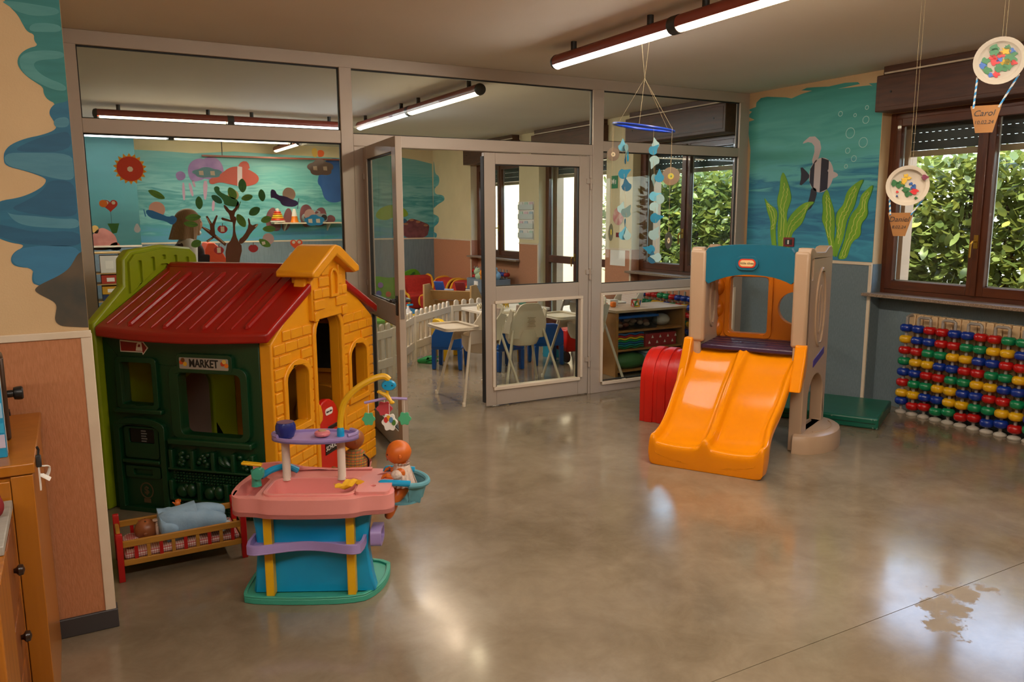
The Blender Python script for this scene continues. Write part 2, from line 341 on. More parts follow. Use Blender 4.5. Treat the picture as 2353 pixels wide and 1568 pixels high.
# ---- far room shell
wb = struct('wall_back'); MB().box(-3, BK, 0, 6.15, BK + .2, HC).build('plaster', m_beige2, wb, smooth=0)
MB().box(.87, BK - .005, 0, XW, BK, WN - .01).build('wainscot_panel', mat('wainscot_far_blue', '72828a', .8, vary=(40, '66767e', .8), stretch=(1, 1, .12)), wb, smooth=0)
MB().box(.87, BK - .012, WN - .012, XW, BK, WN + .012).build('rail', m_rail, wb)
wp = struct('wall_projection'); MB().box(-3, 12.4, 0, .90, BK, HC).build('plaster', mat('sea_paint_near', '255a58', .6, vary=(1.2, '2f6662', .9), stretch=(.6, 1, 5)), wp, smooth=0)
MB().box(-3, 12.393, 0, .90, 12.4, WN - .01).build('wainscot_panel', m_blue, wp, smooth=0)
MB().box(-3, 12.385, WN - .012, .905, 12.4, WN + .012).build('rail', m_rail, wp)
wq = struct('wall_far_left'); MB().box(-3.2, -2.8, 0, -3, 13.5, HC).build('plaster', m_beige2, wq, smooth=0)
wq = struct('wall_behind'); MB().box(-3.2, -3, 0, 6.15, -2.8, HC).build('plaster', m_beige2, wq, smooth=0)
MB().box(-3, -2.8, 0, XW, -2.795, WN).build('wainscot_panel', m_peach, wq, smooth=0)

# ---- aluminium and glass partition
pt = struct('wall_partition'); y0, y1 = D - .03, D + .025
def bar(name, x0, z0, x1, z1, dy=0, m=None, par=pt): return MB().box(x0, y0 - dy, z0, x1, y1, z1).build(name, m or m_alu, par, bevel=.003)
bar('top_rail', XL, 2.643, XW, HC)
for a, b in ((XL + .008, .133), (1.783, 1.874), (3.995, 4.104), (5.694, XW - .001)): bar('mullion', a, 0, b, 2.646, .004)
bar('transom', .133, 2.114, 1.783, 2.205); bar('door_header', 1.874, 2.098, 3.995, 2.186); bar('transom', 4.104, 2.137, 5.694, 2.222)
bar('mid_rail', .133, .911, 1.783, .988); bar('mid_rail', 4.104, .911, 5.694, .988)
bar('bottom_rail', .133, 0, 1.783, .093); bar('bottom_rail', 4.104, 0, 5.694, .066)
bar('door_jamb', 1.874, 0, 1.958, 2.098); bar('door_jamb', 3.968, 0, 3.995, 2.098)
def pane(x0, z0, x1, z1, par=pt, gasket=True):
    p = MB().box(x0 - .004, D - .004, z0 - .004, x1 + .004, D + .002, z1 + .004).build('pane', m_pane, par, smooth=0)
    if gasket:
        g = MB()
        for a in ((x0, z0, x1, z0 + .006), (x0, z1 - .008, x1, z1), (x0, z0, x0 + .006, z1), (x1 - .006, z0, x1, z1)): g.box(a[0], D - .012, a[1], a[2], D + .01, a[3])
        g.build('gasket', m_alu_d, par, smooth=0)
for a in ((.133, 2.205, 1.783, 2.643), (1.874, 2.186, 3.995, 2.643), (4.104, 2.222, 5.694, 2.643), (.133, .988, 1.783, 2.114), (.133, .093, 1.783, .911), (4.104, .988, 5.694, 2.137), (4.104, .1, 5.694, .911)): pane(*a)
m_whitebead = mat('white_bead', 'd9c8b2', .5)
def bead(par, x0, z0, x1, z1):
    for a in ((x0, z0 - .028, x1, z0), (x0 - .028, z1, x1, z1 + .024), (x0 - .026, z0, x0, z1), (x1, z0, x1 + .026, z1)):
        MB().box(a[0], y0 - .016, a[1], a[2], y0 - .001, a[3]).build('glazing_bead', m_whitebead, par, bevel=.002)
bead(pt, 4.12, .098, 5.69, .885)

# ---- door leaves (local: hinge at origin, leaf along +x, front face -y)
def leaf(name, w, loc, rz, flip, beads):
    d = struct(name); d.location = loc; d.rotation_euler = (0, 0, math.radians(rz))
    s = -1 if flip else 1; h = 2.09; L = lambda a, z0, b, z1, nm, mm=m_alu, t=.022: MB().box(min(s*a, s*b), -t, z0, max(s*a, s*b), t, z1).build(nm, mm, d, bevel=.003)
    L(0, .008, .1, h, 'stile'); L(w - .1, .008, w, h, 'stile')
    L(.1, .008, w - .1, .15, 'bottom_rail'); L(.1, .875, w - .1, 1.012, 'lock_rail'); L(.1, 2.0, w - .1, h, 'top_rail')
    for z0, z1 in ((.15, .875), (1.012, 2.0)):
        L(.098, z0 - .003, w - .098, z1 + .003, 'pane', m_pane, .003)
        g = MB()
        for a in ((.1, z0, w - .1, z0 + .007), (.1, z1 - .008, w - .1, z1), (.1, z0, .107, z1), (w - .107, z0, w - .1, z1)): g.box(min(s*a[0], s*a[2]), -.012, a[1], max(s*a[0], s*a[2]), .012, a[3])
        g.build('gasket', m_alu_d, d, smooth=0)
    if beads:
        for a in ((.085, .138, w - .07, .166), (.06, .868, w - .085, .893), (.06, .166, .085, .868), (w - .085, .166, w - .06, .868)): L(a[0], a[1], a[2], a[3], 'glazing_bead', m_whitebead, .036)
    for z in (.3, 1.08, 1.86):
        hg = MB().cyl((s*-.012, -.03, z - .05), (s*-.012, -.03, z + .05), .011, n=10); hg.box(min(s*-.05, s*.03), -.03, z, max(s*-.05, s*.03), -.022, z + .04); hg.build('hinge', m_alu, d)
    return d
d2 = leaf('door_2', 1.014, (3.964, D - .008, 0), -.6, True, True)
d1 = leaf('door_1', .945, (1.966, D - .03, 0), -96.6, False, False)
m_blk = mat('black_plastic', '1a1817', .4); m_brass = mat('brass', 'b08a3a', .3, .9)
hd = MB().box(.885, -.03, .95, .925, -.022, 1.08); hd.cyl((.905, -.022, 1.045), (.905, -.065, 1.045), .011); hd.cyl((.905, -.062, 1.045), (.79, -.062, 1.045), .012); hd.build('door_handle', m_blk, d1, bevel=.003)
hd = MB().box(.885, .022, .95, .925, .03, 1.08); hd.cyl((.905, .022, 1.045), (.905, .065, 1.045), .011); hd.cyl((.905, .062, 1.045), (.79, .062, 1.045), .012); hd.build('door_handle', m_blk, d1, bevel=.003)
MB().box(.943, -.012, 0.93, .949, .012, 1.12).build('lock_plate', mat('steel', '9a9a9a', .3, .8), d1)
for z0, z1 in ((.04, 2.06),): MB().box(-1.024, -.02, z0, -1.014, .026, z1).build('edge_strip', m_alu_d, d2)

# ---- windows, shutters, sills, shutter boxes
m_slat = mat('shutter_slat', '3c4042', .5); m_slatb = mat('shutter_end_slat', 'a08c6c', .5); m_spacer = mat('spacer', 'c8c8c4', .3, .6)
def sash(par, ya, yb, z0, z1, x, cross=None):
    sw = .062; s = MB().box(x - .03, ya, z0, x + .028, ya + sw, z1).box(x - .03, yb - sw, z0, x + .028, yb, z1)
    s.build('sash_stile', m_wood, par, bevel=.004)
    s = MB().box(x - .03, ya + sw, z0, x + .028, yb - sw, z0 + sw + .01).box(x - .03, ya + sw, z1 - sw, x + .028, yb - sw, z1)
    if cross: s.box(x - .03, ya + sw, cross - .05, x + .028, yb - sw, cross + .05)
    s.build('sash_rail', m_woodh, par, bevel=.004)
    MB().box(x + .004, ya + sw - .004, z0 + sw, x + .01, yb - sw + .004, z1 - sw + .004).build('pane', m_win, par, smooth=0)
    s = MB(); a, b, c, d = ya + sw, yb - sw, z0 + sw + .01, z1 - sw
    for q in ((a, c, a + .008, d), (b - .008, c, b, d), (a, c, b, c + .008)): s.box(x + .012, q[0], q[1], x + .02, q[2], q[3])
    s.build('spacer', m_spacer, par, smooth=0)
slat0 = None
def window(name, e, sill, drop, k):
    global slat0
    w = struct(name); x = XW + .13; a, b = e - 1.6, e; zb = sill + .012; zt = 2.392
    f = MB().box(x - .02, a, zb, x + .05, a + .05, zt).box(x - .02, b - .05, zb, x + .05, b, zt); f.build('frame_post', m_wood, w, bevel=.004)
    f = MB().box(x - .02, a + .05, zb, x + .05, b - .05, zb + .04).box(x - .02, a + .05, zt - .05, x + .05, b - .05, zt); f.build('frame_rail', m_woodh, w, bevel=.004)
    mid = (a + b) / 2; cr = .98 if k == 3 else None
    sash(w, mid - .005 + .008, b - .045, zb + .035, zt - .045, x, cr); sash(w, a + .045, mid - .003, zb + .035, zt - .045, x, cr)
    MB().box(x - .045, mid - .018, zb + .036, x - .028, mid + .026, zt - .046).build('meeting_strip', m_wood, w, bevel=.004)
    hz = 1.39 if k != 3 else 1.03
    h = MB().box(x - .052, mid - .012, hz - .055, x - .045, mid + .02, hz + .045); h.cyl((x - .05, mid + .004, hz), (x - .095, mid + .004, hz), .008); h.tube(spline([(x - .092, mid + .004, hz), (x - .1, mid + .012, hz - .03), (x - .09, mid + .02, hz - .12)]), .0085, 8)
    h.build('window_handle', m_brass, w)
    # roller shutter let down a little: slats with light slots between
    sx = x + .145; z = drop + .05; hgt = .07; i = 0
    MB().box(sx - .008, a + .05, drop, sx + .008, b - .05, drop + .048).build('end_slat', m_slatb, w, bevel=.003)
    while z < 2.44:
        if slat0 is None:
            mb = MB(); L = 1.5; mb.box(-.005, -L/2, 0, .005, L/2, .0675); n = 28
            for j in range(n):
                t = -L/2 + (j + .5) * L / n; mb.box(-.004, t - .0135, .0675, .004, t + .0135, .0702)
            slat0 = mb.build('shutter_slat', m_slat, w, smooth=0); o = slat0
        else: o = inst(slat0, parent=w)
        o.location = (sx, mid, z); z += hgt; i += 1
    if sill: 
        MB().box(XW - .075, a - .03, sill - .012, XW + .16, b + .035, sill + .014).build('sill', m_gran, w, bevel=.003)
    q = struct('trim_%d' % k)
    MB().box(XW - .15, a - .03, 2.388, XW + .06, b - .035, 2.664).build('shutter_box', m_box, q, bevel=.006)
    MB().box(XW - .153, a + .0, 2.42, XW - .149, b - .065, 2.635).build('box_panel', m_box, q, bevel=.002)
    MB().box(XW - .12, a - .01, 2.664, XW + .06, b - .07, HC).build('box_cornice', m_box, q, bevel=.004)
    MB().box(XW - .135, a - .03, 2.672, XW - .122, b - .09, 2.684).build('curtain_rail', m_rail, q)
    for yy in (b - .17, a + .13): MB().cyl((XW - .15, yy, 2.53), (XW - .158, yy, 2.53), .008).build('screw_cap', m_blk, q)
    return w
window('window_1', *OPEN[0][:2], 2.05, 1); window('window_2', *OPEN[1][:2], 2.05, 2); window('door_3', OPEN[2][0], .0, 2.1, 3); window('window_3', *OPEN[3][:2], 2.05, 4)

# ---- outside
og = struct('ground_outside'); MB().box(6.15, -6, -.3, 14, 22, -.12).build('paving', mat('paving', 'c4baa8', .9, vary=(5, 'b0a590', .8)), og, smooth=0)
ow = struct('wall_outside'); MB().box(8.2, 11.2, -.2, 8.5, 21, 3.4).build('render', mat('outer_wall', 'cfb492', .8), ow, smooth=0)

# ================================================================ ceiling lamps
m_red = mat('lamp_red', '8a3a2a', .35, vary=(3, '7c3022', .6)); m_lblk = mat('lamp_black', '211d1a', .45)
def tube_mat(name, c, s):
    """ribbed diffuser that glows"""
    if name in _M: return _M[name]
    m = bpy.data.materials.new(name); m.use_nodes = True; b = m.node_tree.nodes['Principled BSDF']
    b.inputs['Base Color'].default_value = lin('e8e4dc'); b.inputs['Roughness'].default_value = .3
    b.inputs['Emission Color'].default_value = lin(c); b.inputs['Emission Strength'].default_value = s; _M[name] = m; return m
m_warm = tube_mat('tube_warm', 'ffe6c4', LAMP_POWER); m_cool = tube_mat('tube_cool', 'eaf2ff', LAMP_POWER)
m_neut = tube_mat('tube_neutral', 'fff6ea', LAMP_POWER)
LZ, LR = 2.635, .048
def lamp(name, label, p0, p1, mats, ends=(True, True)):
    """tubular fitting from p0 to p1: red housing above, glowing ribbed cover below, black joints and caps"""
    p0, p1 = Vector((*p0, LZ)), Vector((*p1, LZ)); d = p1 - p0; L = d.length
    t = thing(name, label, 'lamp', p0, math.degrees(math.atan2(d.y, d.x)), 'tubular ceiling lamps')
    n = len(mats); s = L / n
    for i, mm in enumerate(mats):
        a, b = i * s + .03, (i + 1) * s - .03
        R = []
        for x in (a, b):
            ring = [(x, LR * math.cos(q), LR * math.sin(q)) for q in [math.radians(-28 + 236 * k / 14) for k in range(15)]]
            ring += [(x, (LR - .004) * math.cos(q), (LR - .004) * math.sin(q)) for q in [math.radians(208 - 236 * k / 14) for k in range(15)]]
            R.append(ring)
        MB().rings(R).build('housing', m_red, t)
        mb = MB(); nr = int((b - a) / .018); rings = []
        for k in range(nr * 2 + 1):
            x = a + .02 + (b - a - .04) * k / (nr * 2); r = LR - (.002 if k % 2 else .005)
            rings.append([(x, r * math.cos(q), r * math.sin(q)) for q in [math.radians(210 + 120 * j / 8) for j in range(9)]] + [(x, .03, -.018), (x, -.03, -.018)])
        mb.rings(rings).build('diffuser', mm, t, smooth=60)
        for x in ([a - .03] if i else []) : MB().cyl((x - .035, 0, 0), (x + .035, 0, 0), LR + .003, n=20).build('joint_collar', m_lblk, t, bevel=.004)
        for x in (a + .2, b - .2): MB().cyl((x, 0, LR - .006), (x, 0, HC - LZ), .02, n=14).build('ceiling_stalk', m_lblk, t)
    for e, x, sg in ((ends[0], 0, -1), (ends[1], L, 1)):
        if e: MB().lathe([(LR + .002, 0), (LR + .002, sg*.01), (LR - .004, sg*.03), (LR - .02, sg*.04), (.004, sg*.044)], 20, (x - sg*.03, 0, 0), 'x').build('end_cap', m_lblk, t)
    return t
lamp('ceiling_lamp', 'long red tubular lamp above the slide with a paper mobile hung from it', (3.04, 4.83), (3.04, -.2), [m_neut, m_warm, m_neut, m_warm])
lamp('ceiling_lamp', 'red tubular lamp behind the upper glass running across the next room', (.328, 9.35), (3.0, 9.35), [m_warm, m_cool])
lamp('ceiling_lamp', 'red tubular lamp behind the upper glass ending in a black cap near the doorway', (3.11, 6.1), (3.11, 9.28), [m_warm, m_cool])
lamp('ceiling_lamp', 'lit tubular lamp across the next room just under the glass transom', (-.3, 11.55), (2.87, 11.55), [m_cool, m_warm])
lamp('ceiling_lamp', 'short far lamp running to the sea mural from the end of another lamp', (3.0, 11.62), (3.0, 13.1), [m_warm])
lamp('ceiling_lamp', 'unseen tubular lamp added across the near room overhead', (-2.2, .6), (2.8, .6), [m_neut, m_neut, m_neut, m_neut])  # out-of-view fitting, added because the near room needs its light

# ================================================================ hedge outside the windows
hedge = thing('laurel_hedge', 'sunlit green laurel hedge outside the windows', 'hedge', (7.6, 4.4, -.12))
def leaf_mesh(name):
    mb = MB(); n = 5; top = []; v = []; L = .12; W = .030
    for i in range(n + 1):
        t = i / n; w = W * math.sin(PI * min(t * .92 + .05, 1)) ** .8; z = -.012 * math.sin(PI * t) - .018 * t * t
        v += [(-w, L * t, z + .007 * (w / W)), (0, L * t, z), (w, L * t, z + .007 * (w / W))]
    f = []
    for i in range(n): a = 3 * i; f += [(a, a+1, a+4, a+3), (a+1, a+2, a+5, a+4)]
    mb.add(v, f); return mb
def leaf_mat(name, c, c2):
    m = mat(name, c, .38, vary=(9, c2, .8), spec=.4); N = m.node_tree.nodes; L = m.node_tree.links; b = N['Principled BSDF']; o = N['Material Output']
    tl = N.new('ShaderNodeBsdfTranslucent'); tl.inputs[0].default_value = lin('a2a64a'); mx = N.new('ShaderNodeMixShader'); mx.inputs[0].default_value = .28
    L.new(b.outputs[0], mx.inputs[1]); L.new(tl.outputs[0], mx.inputs[2]); L.new(mx.outputs[0], o.inputs[0]); return m
lm = [leaf_mat('leaf_green', '55652f', '424f24'), leaf_mat('leaf_light', '7f8c4c', '6b7a3e'), leaf_mat('leaf_yellow', 'a5a650', '8f9346')]
lf0 = leaf_mesh('leaf').mesh('leaf')
def leaf_pose(r, near):
    """random place on the hedge front (local) and a turn: tips out and up"""
    y = r.uniform(-2.35, 6.1); z = r.uniform(.1, 2.3); x = -.02 - r.random() * .12 if near else r.uniform(-.05, .95)
    x += .12 * math.sin(y * 2.3) * math.sin(z * 2.9)
    az = r.gauss(PI / 2, .75); el = r.gauss(.15, .55)
    M = Matrix.Translation((x, y, z)) @ Matrix.Rotation(az, 4, 'Z') @ Matrix.Rotation(el, 4, 'X') @ Matrix.Rotation(r.gauss(0, .5), 4, 'Y')
    return M @ Matrix.Scale(r.uniform(.75, 1.35), 4)
r = random.Random(5)
for i in range(260):
    k = r.choices((0, 1, 2), (4, 5, 1))[0]
    o = bpy.data.objects.new('leaf', lf0); col.objects.link(o); o.parent = hedge; o.matrix_local = leaf_pose(r, True)
    if not o.data.materials: o.data.materials.append(lm[0])
    o.material_slots[0].link = 'OBJECT'; o.material_slots[0].material = lm[k]
for k, cnt in ((0, 20000), (1, 12000), (2, 2200)):
    V = [v.co.copy() for v in lf0.vertices]; F = [tuple(p.vertices) for p in lf0.polygons]; vs = []; fs = []
    for i in range(cnt):
        M = leaf_pose(r, False); b = len(vs); vs += [M @ v for v in V]; fs += [tuple(q + b for q in f) for f in F]
    me = bpy.data.meshes.new('foliage'); me.from_pydata(vs, [], fs); me.polygons.foreach_set('use_smooth', [True] * len(fs)); me.materials.append(lm[k])
    o = bpy.data.objects.new('foliage', me); col.objects.link(o); o.parent = hedge; o['kind'] = 'stuff'
st = MB()
for i in range(62):
    y = -2.3 + 8.4 * i / 61 + r.uniform(-.05, .05); x = r.uniform(.15, .45)
    st.tube([(x, y, 0), (x + r.uniform(-.05, .05), y + r.uniform(-.1, .1), .8), (x + r.uniform(-.1, .1), y + r.uniform(-.2, .2), 1.9), (x, y + r.uniform(-.3, .3), 2.25)], [.022, .018, .012, .005], 6)
st.build('stems', mat('bark', '4a3c2a', .9), hedge)

# ================================================================ toy playhouse (local: x along the brick front, y along the shop front, front corner at origin)
def plastic(name, c, c2=None, rough=.33): return mat('plastic_' + name, c, rough, vary=(4, c2 or c, .6), bump=(350, .05), spec=.5)
p_yel = plastic('yellow', 'e59a12', 'dd9010'); p_red = plastic('red', '970f07', '8a0c05', .28); p_dgr = plastic('dark_green', '0c3a1e', '0a331a', .32)
p_lime = plastic('lime', '8a9a12', '7f9010'); p_tan = plastic('tan_orange', 'b9751c', 'ab6a18'); p_brt = plastic('bright_red', 'c81a0e', 'bb150a')
m_white = mat('sticker_white', 'e8e2d8', .5); m_ink = mat('ink', '14110f', .5)
H = thing('playhouse', 'plastic playhouse with red ribbed roof, yellow brick front and dark green shop front', 'playhouse', (.80, 4.085, 0), 46.5)
FO = [(0,0),(1.22,0),(1.22,.955),(.86,1.2),(.83,1.29),(.39,1.29),(.36,1.2),(0,.955)]
door_h = arch(.445, .06, .755, 1.055, .12); win_l = arch(.12, .475, .345, .805, .07); win_r = arch(.875, .475, 1.10, .805, .07)
MB().prism([FO, door_h, win_l, win_r], 'xz', -.07, 0).build('front_wall', p_yel, H, bevel=.008)
MB().prism([(.40,1.02),(.82,1.02),(.82,1.29),(.61,1.38),(.40,1.29)], 'xz', -.095, .03).build('bell_tower', p_yel, H, bevel=.008)
MB().prism([(.325,1.268),(.325,1.30),(.56,1.425),(.61,1.435),(.66,1.425),(.895,1.30),(.895,1.268),(.83,1.262),(.61,1.375),(.39,1.262)], 'xz', -.15, .08).build('tower_roof', p_yel, H, bevel=.012)
MB().prism([arch(.595,1.135,.695,1.30,.05), arch(.612,1.15,.678,1.283,.034)], 'xz', -.112, -.09).build('tower_niche', p_yel, H, bevel=.005)
fm = []
for a, rise in (((.445, .06, .755, 1.055), .12), ((.12, .475, .345, .805), .07), ((.875, .475, 1.10, .805), .07)):
    x0, z0, x1, z1 = a; zb = z0 if z0 > .1 else .002
    fm.append((x0 - .034, zb - (.034 if z0 > .1 else 0), x1 + .034, z1 + .034))
    MB().prism([arch(x0 - .034, zb - (.034 if z0 > .1 else 0), x1 + .034, z1 + .034, rise + .03), arch(x0, z0, x1, z1, rise)], 'xz', -.088, -.06).build('opening_moulding', p_yel, H, bevel=.007)
def spans(z0, z1):
    """free stretches of a brick course between mouldings, roof line and niche"""
    zt = z1; lo, hi, yy = .012, 1.208, -.07
    if zt > .94: lo = max(lo, (zt - .945) * 1.47 + .01); hi = min(hi, 1.22 - (zt - .945) * 1.47 - .01)
    if z0 > 1.0: yy = -.095; lo, hi = max(lo, .408), min(hi, .812)
    if z1 > 1.275: lo, hi = .5, .72
    cut = []
    for x0, y0, x1, y1 in fm:
        if z1 > y0 and z0 < y1:
            k = 0
            if z1 > y1 - .09: k = max(0, (z0 + .03 - (y1 - .09)) / .09) * (x1 - x0) * .28
            cut.append((x0 + k - .004, x1 - k + .004))
    if z0 < 1.30 and z1 > 1.135: cut.append((.59, .70))
    out = [(lo, hi)]
    for a, b in cut:
        nx = []
        for l, h in out:
            if b <= l or a >= h: nx.append((l, h)); continue
            if a - l > .02: nx.append((l, a))
            if h - b > .02: nx.append((b, h))
        out = nx
    return out, yy
z = .012; row = 0
while z < 1.31:
    sp, yy = spans(z, z + .058)
    for lo, hi in sp:
        ph = .06 if row % 2 else 0; x = lo; cuts = [lo] + [q for q in [ph + .125 * k for k in range(12)] if lo + .03 < q < hi - .03] + [hi]
        for a, b in zip(cuts, cuts[1:]): MB().box(a + .003, yy - .010, z + .003, b - .003, yy + .004, z + .056).build('brick', p_yel, H, bevel=.004)
    z += .0625; row += 1
# half door
dr = MB().prism(arch(.452, .06, .748, .53, .15), 'xz', -.05, -.01).build('half_door', p_brt, H, bevel=.008)
MB().box(.60, -.056, .34, .73, -.048, .365).build('letter_slot', m_ink, dr, bevel=.004)
MB().prism(rrect(.575, .435, .665, .475, .018), 'xz', -.0535, -.05).build('badge', m_white, dr)
text('little tikes', .018, m_ink, dr, (.62, -.0545, .455), (PI/2, 0, 0))
MB().box(.56, -.0535, .2, .72, -.05, .27).build('chalk_sign', m_ink, dr); text('SCHOOL', .04, m_white, dr, (.64, -.0545, .235), (PI/2, 0, 0), shear=.2)
MB().prism([(.425,.42),(.46,.44),(.468,.48),(.45,.53),(.425,.55)], 'xz', -.095, -.05).build('latch', p_yel, H, bevel=.005)
# shop front
MB().prism([[(0,0),(.945,0),(.945,.965),(0,.965)], rrect(.105,.455,.475,.79,.03), rrect(.635,.60,.83,.83,.01)], 'yz', 0, .05).build('shop_wall', p_dgr, H, bevel=.004)
MB().prism([rrect(.065,.43,.53,.825,.05), rrect(.105,.455,.475,.79,.03)], 'yz', -.022, .01).build('window_surround', p_dgr, H, bevel=.008)
MB().prism([rrect(.605,.575,.862,.858,.025), rrect(.635,.60,.83,.83,.01)], 'yz', -.02, .01).build('window_surround', p_dgr, H, bevel=.008)
MB().box(-.045, .05, .40, .01, .55, .434).build('window_ledge', p_dgr, H, bevel=.008); MB().box(-.03, .585, .552, .01, .885, .578).build('window_ledge', p_dgr, H, bevel=.007)
MB().prism(rrect(.145,.795,.475,.892,.025), 'yz', -.024, .01).build('sign_board', p_dgr, H, bevel=.008)
sg = MB().prism(rrect(.165,.812,.455,.872,.006), 'yz', -.0255, -.02).build('market_sign', mat('sign_silver', '9c948a', .4), H)
text('MARKET', .058, m_ink, sg, (-.0265, .31, .842), (PI/2, 0, -PI/2), sx=.78, ext=.001)
for yy, cs in ((.432, ('d8a020', 'c24a18', '6a3a10')), (.188, ('e0741a', 'b83a12', 'd8b050'))):
    for i, c in enumerate(cs): MB().prism(circ(yy + (-.012, .01, 0)[i], .838 + (0, .008, .02)[i], .012, 10), 'yz', -.0265 - i*.0003, -.024).build('sign_fruit', mat('fruit_' + c, c, .5), sg)
# arrow sticker
ar = [(0.832,0.947),(0.697,0.94),(0.696,0.954),(0.657,0.909),(0.693,0.87),(0.697,0.882),(0.833,0.883)]
MB().prism(ar, 'yz', -.0015, .002).build('arrow_sticker', m_white, H, smooth=0)
MB().prism([(0.828,0.94),(0.695,0.933),(0.694,0.942),(0.665,0.909),(0.689,0.88),(0.694,0.889),(0.827,0.888)], 'yz', -.0025, .002).build('arrow_print', mat('arrow_red', '8c1a12', .4), H, smooth=0)
MB().prism([[(0.734,0.892),(0.725,0.93),(0.71,0.94),(0.695,0.931),(0.693,0.891)], [(0.721,0.913),(0.714,0.928),(0.704,0.926),(0.705,0.912)]], 'yz', -.0035, .002).build('arrow_car', m_white, H, smooth=0)
# cash machine panel
MB().prism([arch(.578, .0, .898, .53, .05), arch(.612, .025, .862, .495, .04)], 'yz', -.028, .01).build('machine_surround', p_dgr, H, bevel=.01)
MB().prism([rrect(.63,.30,.845,.475,.02), rrect(.655,.385,.815,.465,.01)], 'yz', -.012, .01).build('machine_panel', p_dgr, H, bevel=.005)
sc_ = MB().prism(rrect(.655,.385,.815,.465,.008), 'yz', -.004, .005).build('machine_screen', mat('screen_black', '060608', .2), H)
for i in range(5): MB().box(-.006, .725 - (.02 if i % 2 else .014), .392 + i*.014, -.003, .725 + .016, .399 + i*.014).build('screen_print', mat('screen_grey', '6a6a6a', .5), sc_)
MB().box(-.03, .62, .275, .01, .855, .295).build('machine_shelf', p_dgr, H, bevel=.006)
MB().prism([rrect(.63,.19,.85,.255,.012), rrect(.68,.205,.80,.24,.008)], 'yz', -.014, .01).build('note_slot', p_dgr, H, bevel=.005)
em = mat('emblem_gold', '5a4a30', .6)
MB().prism([circ(.735, .115, .042, 20, .046), circ(.735, .115, .036, 20, .04)], 'yz', -.003, .002).build('emblem', em, H); text('$', .06, em, H, (-.003, .735, .115), (PI/2, 0, -PI/2), 'emblem_sign')
MB().box(-.003, .715, .045, .001, .757, .068).build('emblem_foot', em, H)
# produce bins
r = random.Random(3)
for zz, hh, posts, big in ((.27, .10, (.06, .17, .29, .415, .545), 0), (.10, .10, (.06, .22, .385, .555), 1)):
    MB().box(-.035, .05, zz - .012, .01, .565, zz).build('bin_shelf', p_dgr, H, bevel=.004)
    for pv in posts: MB().box(-.035, pv - .012, zz - .005, .01, pv + .012, zz + hh).build('bin_post', p_dgr, H, bevel=.006)
    for a, b in zip(posts, posts[1:]):
        mb = MB(); c = (a + b) / 2
        if big:
            mb.ell((-.012, c + .03, zz + .035), (.022, .034, .036), 12, 8); mb.ell((-.014, c - .03, zz + .045), (.024, .03, .04), 12, 8); mb.ell((-.01, c + .005, zz + .05), (.015, .02, .03), 10, 6)
        elif abs(c - .23) < .03:
            for s_ in (0, .03): mb.tube(spline([(-.012, c + .03 - s_, zz + .075), (-.02, c + .012 - s_, zz + .045), (-.014, c - .03 - s_*.6, zz + .02)]), [.006 + .009*math.sin(PI*q/12) for q in range(13)], 8)
        else:
            for i in range(8): mb.ell((-.012, c + r.uniform(-.034, .034), zz + .016 + .009*i), (.014, .015, .015), 10, 6)
        mb.build('moulded_produce', p_dgr, H)
    mb = MB()
    for i in range(26):
        for j in range(4): mb.cb((-.012, .075 + i*.0185, zz - .03 - j*.016), (.012, .009 if (i+j) % 2 else .014, .010))
    mb.build('basket_weave', p_dgr, H, bevel=.002)
# lime end wall standing above the roof, and the wall behind
LO = [(-.05,0),(1.27,0),(1.27,1.0),(.87,1.215),(.85,1.36),(.79,1.405),(.52,1.432),(.26,1.41),(.205,1.365),(.195,1.215),(-.05,1.04)]
MB().prism([LO, arch(.60, .02, .93, .62, .12)], 'xz', .945, 1.0).build('end_wall', p_lime, H, bevel=.012)
MB().prism([[(.23,1.17),(.235,1.345),(.28,1.385),(.52,1.408),(.77,1.382),(.82,1.345),(.825,1.19),(.55,1.32),(.5,1.32)]] + [rrect(a, b, a + .034, c, .006, 2) for a, b, c in ((.30,1.225,1.35),(.41,1.285,1.365),(.508,1.345,1.372),(.61,1.30,1.365),(.72,1.26,1.35))], 'xz', .930, .947).build('board_relief', p_lime, H, bevel=.003)
MB().prism(arch(.598, .02, .932, .622, .12), 'xz', .975, .99).build('arch_shade_panel', plastic('mauve_shade', '7a675e', '705e56'), H)  # added panel: the shade seen through the arch is put into its colour
MB().box(1.17, 0, 0, 1.22, .945, .96).build('rear_wall', p_tan, H, bevel=.006)
cbd = MB().box(1.155, .14, .60, 1.172, .52, .90).build('chalkboard', mat('chalkboard', '0d0d0d', .6, vary=(40, '2a2a2a', .4)), H)
MB().prism([rrect(.115,.575,.545,.925,.01), rrect(.14,.60,.52,.90,.005)], 'yz', 1.145, 1.172).build('chalkboard_frame', p_tan, cbd, bevel=.004)
MB().prism(circ(.25, .3, .2, 24), 'yz', 1.10, 1.17).build('round_relief', p_tan, H, bevel=.02)
